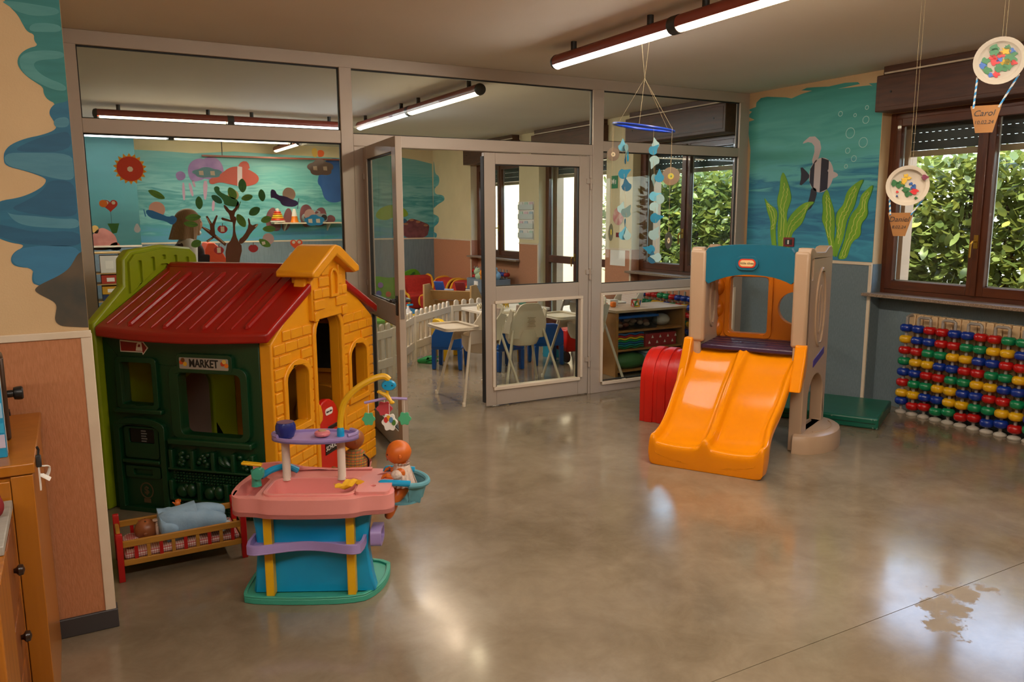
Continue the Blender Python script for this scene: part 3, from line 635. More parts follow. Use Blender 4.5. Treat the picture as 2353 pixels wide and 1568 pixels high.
# roof
def roof_pt(s, t, side, dz=0):
    """s along the eave, t from eave to ridge"""
    y = -.09 + 1.03 * s; e = -.055 - .06 * math.sin(PI * s); u = e + (.585 - e) * t; zz = 1.02 - .012 * math.sin(PI * s) * (1 - t) + .295 * t + dz
    if side: u = 1.22 - u
    return (u, y, zz)
for side in (0, 1):
    mb = MB(); n, m = 16, 10; rings = []
    top = [[roof_pt(i/n, j/m, side) for j in range(m+1)] for i in range(n+1)]
    for i in range(n+1):
        ring = list(top[i]); lo = [(p[0], p[1], p[2] - .055) for p in top[i]]; e0 = top[i][0]
        rings.append(ring + lo[::-1])
    mb.rings(rings).build('roof_slope', p_red, H, bevel=.014, seg=3)
    k = 0
    for i in range(13):
        s = .055 + .89 * i / 12; big = i % 3 == 1
        if not side and s < .11: continue
        pts = [roof_pt(s, t, side, .001) for t in (.06, .08, .3, .6, .84, .87)]
        R = (.015 if big else .006); MB().tube(pts, [.003, R, R, R, R, .003], 8).build('roof_rib', p_red, H)
MB().prism([(.555,1.24),(.665,1.24),(.672,1.30),(.645,1.325),(.575,1.325),(.548,1.30)], 'xz', .04, .945).build('roof_ridge', p_red, H, bevel=.01)

# ================================================================ slide tower (local: x across, y backwards, slide lip centred at origin)
p_or = plastic('slide_orange', 'e78a06', 'df8204', .1); p_sand = plastic('sand', 'b3977c', 'ab8f75', .3); p_teal = plastic('teal', '08607a', '075870', .35)
p_pur = plastic('deck_purple', '3c2540', '352038', .3); p_or2 = plastic('panel_orange', 'd9760a', 'cf6e08', .35); p_vio = plastic('violet', '4a3a8a', '42347e')
S = thing('slide_tower', 'toddler climbing tower with twin orange slide, sand coloured sides and teal arch', 'slide', (3.355, 3.573, 0), -59.08)
prof = [(0,.03),(.0,.10),(.004,.135),(.02,.153),(.06,.15),(.12,.152),(.206,.185),(.31,.245),(.417,.325),(.51,.405),(.59,.48),(.65,.54),(.70,.59),(.74,.625),(.77,.645),(.80,.65)]
def slide_ring(y, b, i):
    k = min(1, .4 + i / 4); f = .05 * k; b = b + .007 * math.sin(y * 26) * (1 if .08 < y < .7 else 0)
    half = [(-.362, b - .05 if y > .2 else 0), (-.365, b + .3*f), (-.355, b + f), (-.332, b + f), (-.316, b + .3*f), (-.302, b - .003), (-.17, b - .013*k), (-.05, b - .004), (-.034, b + .3*f), (-.02, b + f), (0, b + f*(1.15 if y < .7 else .4))]
    full = half + [(-x, z) for x, z in half[-2::-1]]
    wob = .012 * math.sin(y * 17); full = [(x + (wob if x > .3 else (-wob*.4 if x < -.3 else 0)) + .09 * max(0, (y - .45)) / .35 * (x + .365) / .73, z) for x, z in full]
    lo = max(b - .06, 0) if y > .2 else 0
    return [(x, y, max(z, 0)) for x, z in full] + [(.33, y, lo), (-.33, y, lo)]
MB().rings([slide_ring(y, b, i) for i, (y, b) in enumerate(prof)]).build('slide_bed', p_or, S, subsurf=2)
for a, b_ in ((-.372, -.31), (.385, .462)):
    MB().prism([(.54,.445),(.62,.47),(.70,.52),(.755,.60),(.755,.735),(.705,.735),(.65,.62),(.59,.53)], 'yz', a, b_).build('slide_shoulder', p_or, S, bevel=.02, seg=3)
# left side panel
MB().prism([[(.735,0),(.735,1.345),(.76,1.37),(.82,1.37),(.9,1.345),(1.1,1.345),(1.18,1.375),(1.23,1.36),(1.245,1.32),(1.245,0)], arch(.86,.1,1.12,.5,.12)], 'yz', -.352, -.262).build('side_panel', p_sand, S, bevel=.018, seg=3)
MB().prism([circ(.99, .98, .075, 24, .2), circ(.99, .98, .05, 24, .17)], 'yz', -.268, -.25).build('oval_relief', p_sand, S, bevel=.006)
MB().box(-.352, .725, .705, -.238, .80, 1.35).build('front_post', p_sand, S, bevel=.02, seg=3)
# right side panel, set a little outwards
PR = MB(); rp = bpy.data.objects.new('side_panel', None); 
T = Matrix.Translation((.352, .735, 0)) @ Matrix.Rotation(math.radians(-7), 4, 'Z')
def rpm(): b = MB(); b.T = T; return b
rpm().prism([[(0,0),(0,1.345),(.02,1.375),(.075,1.375),(.13,1.345),(.34,1.34),(.40,1.37),(.47,1.378),(.515,1.35),(.52,1.3),(.52,0)], arch(.11,.13,.46,.50,.17), rrect(.045,1.165,.085,1.305,.018)], 'yz', .012, .098).build('side_panel', p_sand, S, bevel=.02, seg=3)
rpm().prism([circ(.28, .965, .118, 28, .275), circ(.28, .965, .092, 28, .245)], 'yz', .088, .108).build('oval_relief', p_sand, S, bevel=.008)
rpm().prism([circ(.28, .95, .045, 20, .17), circ(.28, .95, .03, 20, .15)], 'yz', .09, .102).build('oval_relief', p_sand, S, bevel=.004)
rpm().prism([(.185,.555),(.43,.625),(.43,.675),(.185,.605)], 'yz', .09, .101).build('slot_insert', p_vio, S, bevel=.004)
rpm().box(-.005, -.01, .71, .098, .06, 1.352).build('front_post', p_sand, S, bevel=.02, seg=3)
st = rpm(); R = []
for zz, k in ((0, 1.0), (.09, 1.0), (.118, .96), (.13, .88)):
    R.append([(.06 + (.21 if math.cos(q) > 0 else .03) * k * math.cos(q), .27 + .33 * k * math.sin(q), zz) for q in [2*PI*i/32 for i in range(32)]])
st.rings(R).build('step', p_sand, S)
rpm().prism([circ(.30, .13, .1, 16, .02)], 'yz', .03, .05).build('step_blend', p_sand, S)
st = rpm(); st.tube([(.115 + .09*math.cos(q), .28 + .2*math.sin(q), .131) for q in [-1.2 + 2.4*i/12 for i in range(13)]], .005, 6).build('step_rim', p_sand, S)
# arch beam with badge
AB = chaikin([(-.247,1.365),(-.163,1.378),(-.074,1.389),(0.043,1.393),(0.158,1.392),(0.257,1.382),(0.346,1.367),(0.353,1.233),(0.35,1.126),(0.282,1.158),(0.196,1.181),(0.052,1.191),(-.065,1.178),(-.154,1.151),(-.244,1.108),(-.255,1.244)], 1)
MB().prism(AB, 'xz', .735, .80).build('arch_beam', p_teal, S, bevel=.016, seg=3)
c0 = [(0.043,1.267)][0]
bd = MB().prism(rrect(c0[0]-.075, c0[1]-.048, c0[0]+.075, c0[1]+.048, .045, 6), 'xz', .722, .74).build('badge', p_teal, S, bevel=.008)
MB().prism(rrect(c0[0]-.058, c0[1]-.030, c0[0]+.058, c0[1]+.030, .029, 6), 'xz', .7195, .735).build('badge_red', mat('logo_red', 'c8341c', .4), bd)
MB().prism(rrect(c0[0]-.048, c0[1]-.021, c0[0]+.048, c0[1]+.021, .02, 6), 'xz', .7185, .735).build('badge_cream', mat('logo_cream', 'e8c48c', .4), bd)
text('little tikes', .023, m_ink, bd, (c0[0], .718, c0[1]), (PI/2, 0, 0))
# deck and rear panel
MB().box(-.262, .745, .655, .40, 1.23, .69).build('deck', p_pur, S, bevel=.01)
for i in range(4): MB().box(-.25, .80 + i*.1, .69, .37, .808 + i*.1, .6935).build('deck_rib', p_pur, S, bevel=.002)
for a, b_ in ((-.02, .93), (.08, .93), (.16, .9)): MB().lathe([(.012, .69), (.012, .694), (.004, .696)], 10, (a, b_, 0)).build('deck_stud', p_pur, S)
MB().prism([[(-.30,.55),(.40,.55),(.40,1.13),(.30,1.17),(.12,1.21),(-.12,1.21),(-.24,1.18),(-.30,1.13)], rrect(-.18,.722,.095,1.14,.03), circ(.285,.925,.118,28)], 'xz', 1.18, 1.245).build('rear_panel', p_or2, S, bevel=.014, seg=3)
for zz in (.75, .9, 1.06): MB().ell((-.27, 1.19, zz), (.05, .05, .07), 12, 8).build('panel_lug', p_or2, S)
MB().prism([rrect(-.215,.69,.13,1.175,.04), rrect(-.185,.718,.10,1.143,.03)], 'xz', 1.168, 1.185).build('window_rim', p_or2, S, bevel=.006)
MB().box(-.30, 1.18, 0, -.2, 1.245, .56).build('rear_leg', p_or2, S, bevel=.015); MB().box(.30, 1.18, 0, .40, 1.245, .56).build('rear_leg', p_or2, S, bevel=.015)

# red crawl-through arch beside the tower
RT = thing('crawl_arch', 'red plastic crawl-through arch with raised ribs behind the slide', 'play tunnel', (3.355, 3.573, 0), -59.08)
def barrel(x0, x1, off, nm, m):
    sec = []
    for i in range(21):
        q = PI * i / 20; sec.append((1.25 - (.26 + off) * math.cos(q), .30 + (.245 + off) * math.sin(q)))
    sec = [(sec[0][0], 0)] + sec + [(sec[-1][0], 0)]
    inn = [(1.25 + (a - 1.25) * .86, z * .92 if z > .1 else z) for a, z in sec][::-1]
    MB().prism(sec + inn, 'yz', x0, x1).build(nm, m, RT, bevel=.012, seg=2)
barrel(-.80, -.39, 0, 'shell', p_brt)
for a in (-.76, -.66, -.55, -.47): barrel(a, a + .065, .012, 'rib', p_brt)

# ================================================================ doll nursery stand (local: x along its front, y backwards)
def skin_body(name, joints, edges, m, parent=None, sub=2, root=0, loc=None):
    """continuous body grown round a skeleton: joints = [(x, y, z, radius)]"""
    me = bpy.data.meshes.new(name); me.from_pydata([j[:3] for j in joints], edges, []); o = bpy.data.objects.new(name, me); col.objects.link(o)
    sk = o.modifiers.new('skin', 'SKIN'); sk.use_smooth_shade = True
    if not me.skin_vertices: me.skin_vertices  # layer is made by the modifier
    for i, j in enumerate(joints):
        d = me.skin_vertices[0].data[i]; rr = j[3]; d.radius = rr if isinstance(rr, tuple) else (rr, rr); d.use_root = i == root
    q = o.modifiers.new('sub', 'SUBSURF'); q.levels = q.render_levels = sub
    me.materials.append(m)
    if parent is not None: o.parent = parent
    if loc: o.location = loc
    return o
p_pink = plastic('pink', 'e0908a', 'd8877f', .3); p_cblu = plastic('cart_blue', '0f96c8', '0d8cbc', .35); p_lav = plastic('lavender', 'a08ac0', '967fb6', .35)
p_tg = plastic('teal_green', '3fa088', '3a957e', .35); p_yl = plastic('cart_yellow', 'e3ae12', 'd8a410', .35); p_wh = plastic('post_white', 'd6c4b4', 'cdbaa8', .35); p_navy = plastic('navy', '1c2a78', '182568', .2)
m_skin = mat('doll_skin', 'd2691e', .38, vary=(8, 'c65f1a', .5), sub=.1); m_skin2 = mat('doll_skin_brown', '9c5a2c', .38); m_skin3 = mat('doll_skin_dark', '8a4f2c', .38)
N = thing('doll_nursery_stand', 'pink and blue plastic doll nursery stand with sink and yellow mobile arm', 'toy stand', (.645, 3.173, 0), -27.77)
bo = chaikin([(-.16,.04),(-.13,-.02),(.33,-.03),(.41,.06),(.44,.2),(.42,.37),(-.12,.36),(-.16,.3)], 2)
b0 = MB().prism(bo, 'xy', 0, .026).build('base', p_tg, N, bevel=.006)
MB().prism([bo, [(x*.95 + .005, y*.92 + .012) for x, y in bo]], 'xy', .026, .034).build('base_rim', p_tg, N, bevel=.002)
def waist(x, z): return x
MB().prism([(-.112,.03),(-.10,.1),(-.088,.22),(-.092,.3),(-.106,.40),(.395,.40),(.378,.3),(.374,.22),(.388,.1),(.404,.03)], 'xz', .035, .10).build('cabinet_body', p_cblu, N, bevel=.01); MB().box(-.06, .10, .03, .33, .30, .395).build('cabinet_back', p_cblu, N, bevel=.008)
for x in (-.03, .308):
    MB().prism([(-.005,.03),(.04,.03),(.04,.40),(.0,.40)], 'yz', x - .017, x + .017).build('upright', p_yl, N, bevel=.004)
sh = [(-.105,.10)] + [(-.105 + .475*t, -.06 - .025*math.cos(2*PI*t) * (1 if .0 < t < 1 else .2)) for t in [i/14 for i in range(15)]] + [(.37,.10)]
sh = chaikin(sh, 1); MB().prism(sh, 'xy', .243, .252).build('shelf', p_lav, N, bevel=.003)
MB().prism([sh, [(x*.95 + .006, y*.86 + .002) for x, y in sh]], 'xy', .25, .283).build('shelf_rim', p_lav, N, bevel=.004)
mb = MB(); mb.prism([rrect(.03,.225,.14,.30,.02), rrect(.042,.238,.128,.288,.014)], 'yz', .385, .43).build('side_tray', p_lav, N, bevel=.005)
MB().prism(rrect(.04,.236,.13,.29,.015), 'yz', .385, .395).build('side_tray_back', p_lav, N)
to = chaikin([(-.17,-.03),(-.06,-.04),(.0,-.07),(.33,-.07),(.37,-.03),(.485,-.02),(.495,.05),(.455,.13),(.455,.25),(.475,.31),(.36,.335),(.2,.32),(.05,.30),(-.05,.355),(-.16,.325),(-.19,.13)], 2)
basin = rrect(-.03,-.01,.325,.185,.045, 5); side = [(-.155,.0),(-.07,-.01),(-.065,.2),(-.14,.27),(-.165,.12)]; pot = circ(.42, .235, .03, 16)
MB().prism([to, basin, side, pot], 'xy', .392, .472).build('counter', p_pink, N, bevel=.007)
MB().prism([(x*1.0, y) for x, y in to], 'xy', .392, .412).build('counter_floor', p_pink, N, bevel=.004)
MB().prism([rrect(-.045,-.025,.34,.2,.05, 5), basin], 'xy', .468, .480).build('basin_rim', p_pink, N, bevel=.004)
MB().prism([rrect(.335,-.015,.475,.195,.02), circ(.40, .06, .012, 12)], 'xy', .470, .486).build('feeding_tray', p_pink, N, bevel=.006)
MB().prism([(-.17,.472),(-.17,.505),(-.05,.515),(.06,.49),(.2,.48),(.36,.485),(.36,.472)], 'xz', .30, .318).build('splash_back', p_pink, N, bevel=.005)
for x in (.009, .246): MB().lathe([(.021, .47), (.021, .475), (.0175, .48), (.0175, .66)], 18, (x, .195, 0)).build('post', p_wh, N)
tt = [(.14 + .185*math.cos(2*PI*i/36), .19 + .095*math.sin(2*PI*i/36)*(1 if math.sin(2*PI*i/36) > 0 else .95)) for i in range(36)]
MB().prism(tt, 'xy', .652, .662).build('upper_tray', p_lav, N, bevel=.003)
MB().prism([tt, [(.14 + (x-.14)*.94, .19 + (y-.19)*.88) for x, y in tt]], 'xy', .652, .672).build('upper_tray_rim', p_lav, N, bevel=.003)
for a in (2.5, -.6):
    MB().tube([(.14 + .178*math.cos(q), .19 + .088*math.sin(q), .678) for q in [a + 1.25*i/10 for i in range(11)]], .0085, 8).build('tray_guard', p_lav, N)
# tap and hose
tp = MB(); tp.tube([(-.10,.12,.47), (-.10,.12,.50), (-.095,.118,.535)], [.022, .019, .026], 12); tp.lathe([(.002,-.032), (.024,-.03), (.026,-.012), (.018,-.01), (.018,.02), (.002,.022)], 14, (-.085,.115,.53), 'y'); tp.build('tap', p_tg, N)
MB().cb((-.115,.12,.566), (.085,.03,.012), (0,.12,0)).build('tap_lever', p_yl, N, bevel=.005)
MB().tube(spline([(-.09,.15,.50), (-.05,.2,.515), (-.0,.24,.515), (.04,.26,.49)]), .014, 10).build('hose', p_cblu, N)
# mobile arm
MB().lathe([(.016,.655), (.016,.69), (.012,.70)], 14, (.247,.195,0)).build('arm_socket', p_cblu, N)
MB().tube(spline([(.247,.195,.68), (.247,.2,.73), (.262,.2,.80), (.30,.2,.85), (.345,.2,.885), (.40,.2,.913), (.44,.2,.92), (.462,.2,.905)]), .0105, 8, flat=1.3).build('mobile_arm', p_yl, N)
MB().lathe([(.003,-.014), (.02,-.012), (.024,0), (.02,.012), (.003,.014)], 18, (.458,.2,.882), 'y', (1, 1.35)).build('motor', p_cblu, N)
for x in (.445, .474): MB().ell((x,.185,.884), (.003,.003,.003), 8, 5).build('motor_screw', m_blk, N)
sp = MB(); sp.cyl((.452,.2,.868), (.45,.2,.835), .006, n=8); sp.tube([(.418,.2,.852), (.45,.195,.838), (.47,.18,.815)], [.006, .011, .007], 8); sp.ell((.472,.178,.812), (.012,.008,.008), 8, 6); sp.ell((.418,.203,.852), (.012,.008,.008), 8, 6); sp.build('spinner', p_yl, N)
MB().tube(spline([(.352,.2,.806), (.4,.2,.816), (.45,.2,.825), (.535,.2,.822)]), .006, 8).build('crossbar', p_lav, N)
def pend(x, y, z, m, nm, shp, top):
    MB().cyl((x, y, z), (x, y, top), .0012, n=5).build('string', m_white, N)
    MB().prism([(x + a, z + b) for a, b in shp], 'xz', y - .004, y + .004).build(nm, m, N, bevel=.002)
cloud = [(.026*math.cos(q)*(1 + .12*math.cos(6*q)), -.02 + .028*math.sin(q)*(1 + .12*math.cos(6*q))) for q in [2*PI*i/36 for i in range(36)]]
pend(.368, .2, .755, mat('pend_green', '4aa878', .5), 'green_cloud', cloud, .81); pend(.522, .2, .755, mat('pend_green', '4aa878', .5), 'green_cloud', cloud, .822)
pend(.43, .25, .79, mat('pend_red', 'c2414a', .5), 'pink_bear', [(a*1.25, b*1.1) for a, b in cloud], .822)
pend(.462, .165, .755, m_white, 'butterfly', [(a*1.2, b*1.3) for a, b in cloud], .81)
for i, c in enumerate(('c8302c', 'e0a020', '5a8ab0', '4a7a2c')): MB().prism(circ(.447 + .011*i, .74 - .012*(i > 2) + .008*(i == 1), .009, 10, .013), 'xz', .1595, .1625).build('butterfly_print', mat('bf_' + c, c, .5), N)

c_, s_ = math.cos(math.radians(-27.77)), math.sin(math.radians(-27.77))
def NW(x, y, z=0): return (.645 + x*c_ - y*s_, 3.173 + x*s_ + y*c_, z)
# things lying on the stand
cp = thing('toy_cup', 'dark blue plastic cup on the lavender tray of the nursery stand', 'cup', NW(.02, .17, .662))
MB().lathe([(.02,0), (.034,.008), (.043,.035), (.042,.055), (.036,.07), (.033,.07), (.036,.05), (.03,.02), (.004,.014)], 22).build('bowl', p_navy, cp); MB().lathe([(.034,.068), (.036,.072), (.033,.072)], 22).build('rim', plastic('plum', '5a4a6a'), cp)
pk = thing('toy_compact', 'small pink toy compact on the lavender tray of the nursery stand', 'toy', NW(.17, .19, .662))
MB().lathe([(.015,0), (.031,.006), (.034,.014), (.031,.022), (.02,.026), (.004,.026)], 20).build('case', plastic('coral', 'd87a80'), pk); MB().cb((0,-.034,.013), (.012,.01,.008)).build('clasp', plastic('coral', 'd87a80'), pk, bevel=.002); MB().lathe([(.018,.025), (.016,.03), (.003,.031)], 16).build('lid_print', mat('tan_print', 'b08a6a', .5), pk)
yc = MB()
def cloth(u, v):
    x, y = u - .5, v - .5; return (.11*x + .018*math.sin(7*y), .04*y + .014*math.sin(6*x), .008 + .007*math.sin(9*x + 3*y) + .005*math.cos(11*y))
yc.grid(cloth, 14, 10, (0, 0, .003)); o = yc.build('yellow_cloth', mat('cloth_yellow', 'd8a410', .8), None, loc=NW(.30, .06, .486)); o.rotation_euler = (.12, .05, .2); tag(o, 'crumpled yellow cloth on the edge of the pink sink', 'cloth')

# doll in the blue hanging seat
m_seat = mat('seat_cloth', '5f9aa6', .8, vary=(20, '548d99', .7)); m_lace = mat('lace_white', 'd8c0b0', .8, vary=(60, 'c4a89a', .8), bump=(90, .5))
SD = thing('hanging_doll_chair', 'light blue cloth doll seat hooked on the end of the nursery stand', 'doll seat', NW(0, 0, 0), -27.77)
def seat_shell(u, v):
    a = -1.15 + 2.3*u; z = .475 - .10*v - .02*(1-v)*math.cos(a)*0; k = 1 - .28*v
    return (.50 + (.115*math.cos(a))*k + .012*v*math.sin(9*a), .2 + .105*math.sin(a)*k, z - .02*math.cos(a)*(1-v) + .01*math.sin(5*a)*v)
MB().grid(seat_shell, 22, 8, (-.004, 0, 0)).build('cloth_sling', m_seat, SD)
MB().prism([(.50 + .085*math.cos(2*PI*i/20), .2 + .075*math.sin(2*PI*i/20)) for i in range(20)], 'xy', .372, .38).build('sling_bottom', m_seat, SD)
MB().tube([(.50 + .115*math.cos(q), .2 + .105*math.sin(q), .475 - .02*math.cos(q)) for q in [-1.2 + 2.4*i/14 for i in range(15)]], .012, 8).build('seat_ring', m_seat, SD)
for y in (.105, .295): MB().tube(spline([(.42, y, .458), (.425, y, .478), (.445, y, .482), (.53, y, .477), (.55, y, .475)]), .0135, 10).build('seat_arm', p_cblu, SD)
def doll_head(par, c, r, m, tilt, nm='head', hair=None):
    """baby doll head: skull, cheeks, nose, ears, eyes, mouth; faces -x"""
    e = bpy.data.objects.new(nm, None)
    mb = MB(); R = []
    for i in range(15):
        t = PI*min(max(i/14, .015), .985); ring = []
        for j in range(22):
            q = 2*PI*j/22; x, y, z = math.sin(t)*math.cos(q), math.sin(t)*math.sin(q), -math.cos(t)
            w = 1 - .10*max(0, -z) ; x *= 1.04*w; y *= .93*w
            if x < 0: x *= .94; x -= .10*math.exp(-((z+.45)/.3)**2)*max(0, 1 - abs(y)*1.4)
            x -= .11*math.exp(-((z+.12)/.12)**2 - (y/.13)**2)*(x < 0)
            x += .06*math.exp(-((z-.08)/.12)**2 - ((abs(y)-.32)/.14)**2)*(x < 0)
            ring.append((x*r, y*r, z*r))
        R.append(ring)
    mb.rings(R)
    for s in (-1, 1): mb.ell((.10*r, s*.93*r, -.12*r), (.13*r, .08*r, .2*r), 10, 8)
    o = mb.build(nm, m, par, smooth=80); o.location = c; o.rotation_euler = tilt
    ey = MB()
    for s in (-1, 1): ey.ell((-.86*r, s*.32*r, .03*r), (.07*r, .11*r, .09*r), 10, 6)
    ey.build('eyes', mat('doll_eye', '20140e', .2), o); MB().ell((-.98*r, 0, -.46*r), (.05*r, .17*r, .045*r), 10, 6).build('mouth', mat('doll_lip', 'a83a2a', .4), o)
    return o
DA = thing('baby_doll', 'bald orange baby doll in white lace dress sitting in the blue seat', 'doll', NW(0, 0, 0), -27.77)
skin_body('body', [(.515,.2,.43,.042), (.508,.2,.49,.04), (.50,.2,.53,.022), (.498,.2,.55,.02), (.50,.165,.505,.022), (.475,.15,.485,.016), (.45,.155,.492,.014), (.437,.16,.497,.012), (.50,.235,.505,.022), (.47,.25,.487,.016), (.445,.245,.495,.013), (.487,.165,.405,.03), (.465,.16,.37,.026), (.455,.158,.33,.022), (.437,.155,.30,.017), (.487,.235,.405,.03), (.468,.24,.37,.026), (.46,.242,.335,.022), (.442,.24,.305,.017)],
    [(0,1),(1,2),(2,3),(1,4),(4,5),(5,6),(6,7),(1,8),(8,9),(9,10),(0,11),(11,12),(12,13),(13,14),(0,15),(15,16),(16,17),(17,18)], m_skin, DA)
for y in (.155, .245):
    for k in range(4): MB().tube([(.442, y - .009 + .006*k, .498), (.43, y - .011 + .007*k, .494), (.424, y - .010 + .007*k, .486)], [.005, .0048, .0035], 7).build('finger', m_skin, DA)
    MB().tube([(.446, y + .012, .500), (.436, y + .018, .496)], [.005, .004], 7).build('thumb', m_skin, DA)
doll_head(DA, (.492, .2, .585), .054, m_skin, (0, -.12, .1))
def frill(u, v):
    a = 2*PI*u; rr = .03 + .026*v + .004*math.sin(16*a)*v; return (.507 + rr*1.02*math.cos(a), .2 + rr*1.15*math.sin(a), .532 - .085*v)
MB().grid(frill, 64, 6, (0, 0, -.003)).build('lace_dress', m_lace, DA)
for y, x in ((.155, .486), (.248, .484)): MB().ell((x, y, .498), (.026, .022, .022), 14, 8).build('lace_sleeve', m_lace, DA)
MB().grid(lambda u, v: (.505 + (.024 + .010*v + .004*math.sin(13*2*PI*u))*math.cos(2*PI*u), .2 + (.024 + .012*v + .004*math.sin(13*2*PI*u))*math.sin(2*PI*u), .528 + .016*v), 60, 3, (0, 0, -.002)).build('lace_collar', m_lace, DA)
MB().ell((.47, .2, .40), (.03, .05, .026), 14, 8).build('lace_bloomers', m_lace, DA)

# doll in plaid behind the counter
def plaid_mat(name, base, stripes):
    m = bpy.data.materials.new(name); m.use_nodes = True; Nn = m.node_tree.nodes; L = m.node_tree.links; b = Nn['Principled BSDF']; b.inputs['Roughness'].default_value = .85
    t = Nn.new('ShaderNodeTexCoord'); prev = None
    for ax, scl, c in stripes:
        w = Nn.new('ShaderNodeTexWave'); w.bands_direction = ax; w.inputs['Scale'].default_value = scl; L.new(t.outputs['Object'], w.inputs['Vector'])
        g = Nn.new('ShaderNodeMath'); g.operation = 'GREATER_THAN'; g.inputs[1].default_value = .62; L.new(w.outputs['Fac'], g.inputs[0])
        h = Nn.new('ShaderNodeMath'); h.operation = 'MULTIPLY'; h.inputs[1].default_value = .6; L.new(g.outputs[0], h.inputs[0])
        mx = Nn.new('ShaderNodeMix'); mx.data_type = 'RGBA'; mx.inputs[6].default_value = lin(base); mx.inputs[7].default_value = lin(c); L.new(h.outputs[0], mx.inputs[0])
        if prev is not None: L.new(prev, mx.inputs[6])
        prev = mx.outputs[2]
    L.new(prev, b.inputs['Base Color']); return m
m_plaid = plaid_mat('plaid', 'b06a2c', [('X', 18, '3f6a2c'), ('Z', 18, 'b8a02c'), ('X', 31, 'c23a20'), ('Z', 27, '2c5a4a')])
m_gingham = plaid_mat('gingham', 'd8c8c0', [('X', 34, 'a01418'), ('Y', 34, 'a01418'), ('Z', 34, 'a01418')])
DB = thing('baby_doll', 'brown baby doll in plaid shirt sitting behind the pink counter', 'doll', NW(.27, .385, .05), -27.77)
skin_body('body', [(0,0,.40,.035), (0,0,.45,.036), (0,0,.49,.02), (0,0,.51,.018), (-.03,.035,.455,.016), (-.065,.03,.445,.012), (.02,.035,.455,.016), (-.03,-.03,.395,.022), (-.07,-.035,.40,.017), (-.105,-.035,.42,.013), (.01,-.05,.39,.02)], [(0,1),(1,2),(2,3),(1,4),(4,5),(1,6),(0,7),(7,8),(8,9),(0,10)], m_skin2, DB)
doll_head(DB, (-.004, 0, .543), .048, m_skin2, (0, -.05, .3))
MB().lathe([(.024,.497), (.042,.485), (.055,.455), (.058,.425), (.056,.40), (.03,.395)], 20).build('plaid_shirt', m_plaid, DB); MB().tube([(-.035,.03,.462), (-.068,.028,.452)], [.02, .017], 10).build('plaid_sleeve', m_plaid, DB)
MB().tube([(-.02,-.03,.402), (-.075,-.035,.405)], [.026, .02], 10).build('trouser_leg', mat('denim', '2c3a5a', .9), DB)
MB().tube(spline([(.045,-.03,.48), (.062,-.01,.45), (.055,.01,.40)]), .004, 6).build('strap', m_blk, DB)
DBs = thing('hanging_doll_chair', 'pink doll seat on the rear edge of the nursery stand', 'doll seat', NW(.27, .385, .05), -27.77)
MB().grid(lambda u, v: (.075*math.cos(-.3 + 3.8*u)*(1 - .2*v), .065*math.sin(-.3 + 3.8*u)*(1 - .2*v), .44 - .07*v), 18, 6, (0, 0, -.004)).build('bucket', p_pink, DBs); MB().prism(circ(0, 0, .062, 18, .054), 'xy', .362, .372).build('bucket_floor', p_pink, DBs)

# ================================================================ doll cradle
CR = thing('doll_cradle', 'wooden doll cradle with red posts and gingham mattress by the playhouse', 'cradle', (.35, 3.845, 0))
m_pine = mat('light_wood', 'b07c2c', .45, vary=(9, '9c6a22', .8), stretch=(.4, 3, 3)); m_redw = mat('red_wood', 'a80f0f', .35)
for x in (-.262, .262):
    for y in (-.135, .135):
        MB().prism([(y-.013,0),(y+.013,0),(y+.013,.205),(y+.008,.222),(y-.008,.222),(y-.013,.205)], 'yz', x - .013, x + .013).build('post', m_redw, CR, bevel=.003)
    MB().prism([(-.122,.165),(.122,.165),(.122,.18),(0,.215),(-.122,.18)], 'yz', x - .008, x + .008).build('end_board', m_pine, CR, bevel=.003)
    MB().box(x - .008, -.122, .075, x + .008, .122, .10).build('end_rail', m_pine, CR, bevel=.002)
for y in (-.135, .135):
    MB().box(-.25, y - .007, .155, .25, y + .007, .185).build('top_rail', m_pine, CR, bevel=.003); MB().box(-.25, y - .007, .07, .25, y + .007, .097).build('bottom_rail', m_pine, CR, bevel=.003)
    for i in range(9): MB().box(-.205 + .0512*i, y - .005, .096, -.190 + .0512*i, y + .005, .156).build('slat', m_redw if i % 2 == 0 else m_pine, CR)
MB().box(-.25, -.127, .078, .25, .127, .088).build('base_board', m_pine, CR)
MB().box(-.245, -.122, .089, .245, .122, .118).build('mattress', m_gingham, CR, bevel=.012)
tag(MB().ell((.14, 3.845, .132), (.045, .075, .022), 16, 8).build('doll_pillow', m_gingham, None), 'small gingham pillow at the head of the doll cradle', 'pillow')
m_sleep = mat('sleepsuit_blue', '8aa8c0', .85, vary=(14, '7a9ab4', .8), bump=(30, .3))
DC = thing('baby_doll', 'dark baby doll in pale blue sleepsuit lying in the cradle', 'doll', (.35, 3.845, .12))
skin_body('sleepsuit', [(-.06,0,.06,.06), (0,0,.075,.075), (.05,0,.078,.075), (-.085,0,.05,.035), (.11,.045,.075,.055), (.165,.05,.065,.042), (.215,.045,.055,.036), (.10,-.045,.065,.052), (.16,-.05,.055,.042), (.205,-.045,.045,.034), (-.055,.07,.07,.036), (-.01,.085,.10,.028), (-.06,-.07,.06,.036), (-.01,-.085,.05,.03)], [(1,0),(1,2),(0,3),(2,4),(4,5),(5,6),(2,7),(7,8),(8,9),(0,10),(10,11),(0,12),(12,13)], m_sleep, DC, root=1)
h = doll_head(DC, (-.145, 0, .052), .05, m_skin3, (0, 1.5, 0))
MB().tube([(-.095 + .004*math.cos(q), .03*math.cos(q), .048 + .03*math.sin(q)) for q in [2*PI*i/16 for i in range(17)]], .008, 8).build('collar', m_lace, DC)
MB().ell((-.10, .0, .088), (.018, .02, .006), 12, 6).build('bow', m_lace, DC); MB().ell((-.045, -.005, .098), (.035, .035, .008), 14, 6).build('front_motif', m_lace, DC)
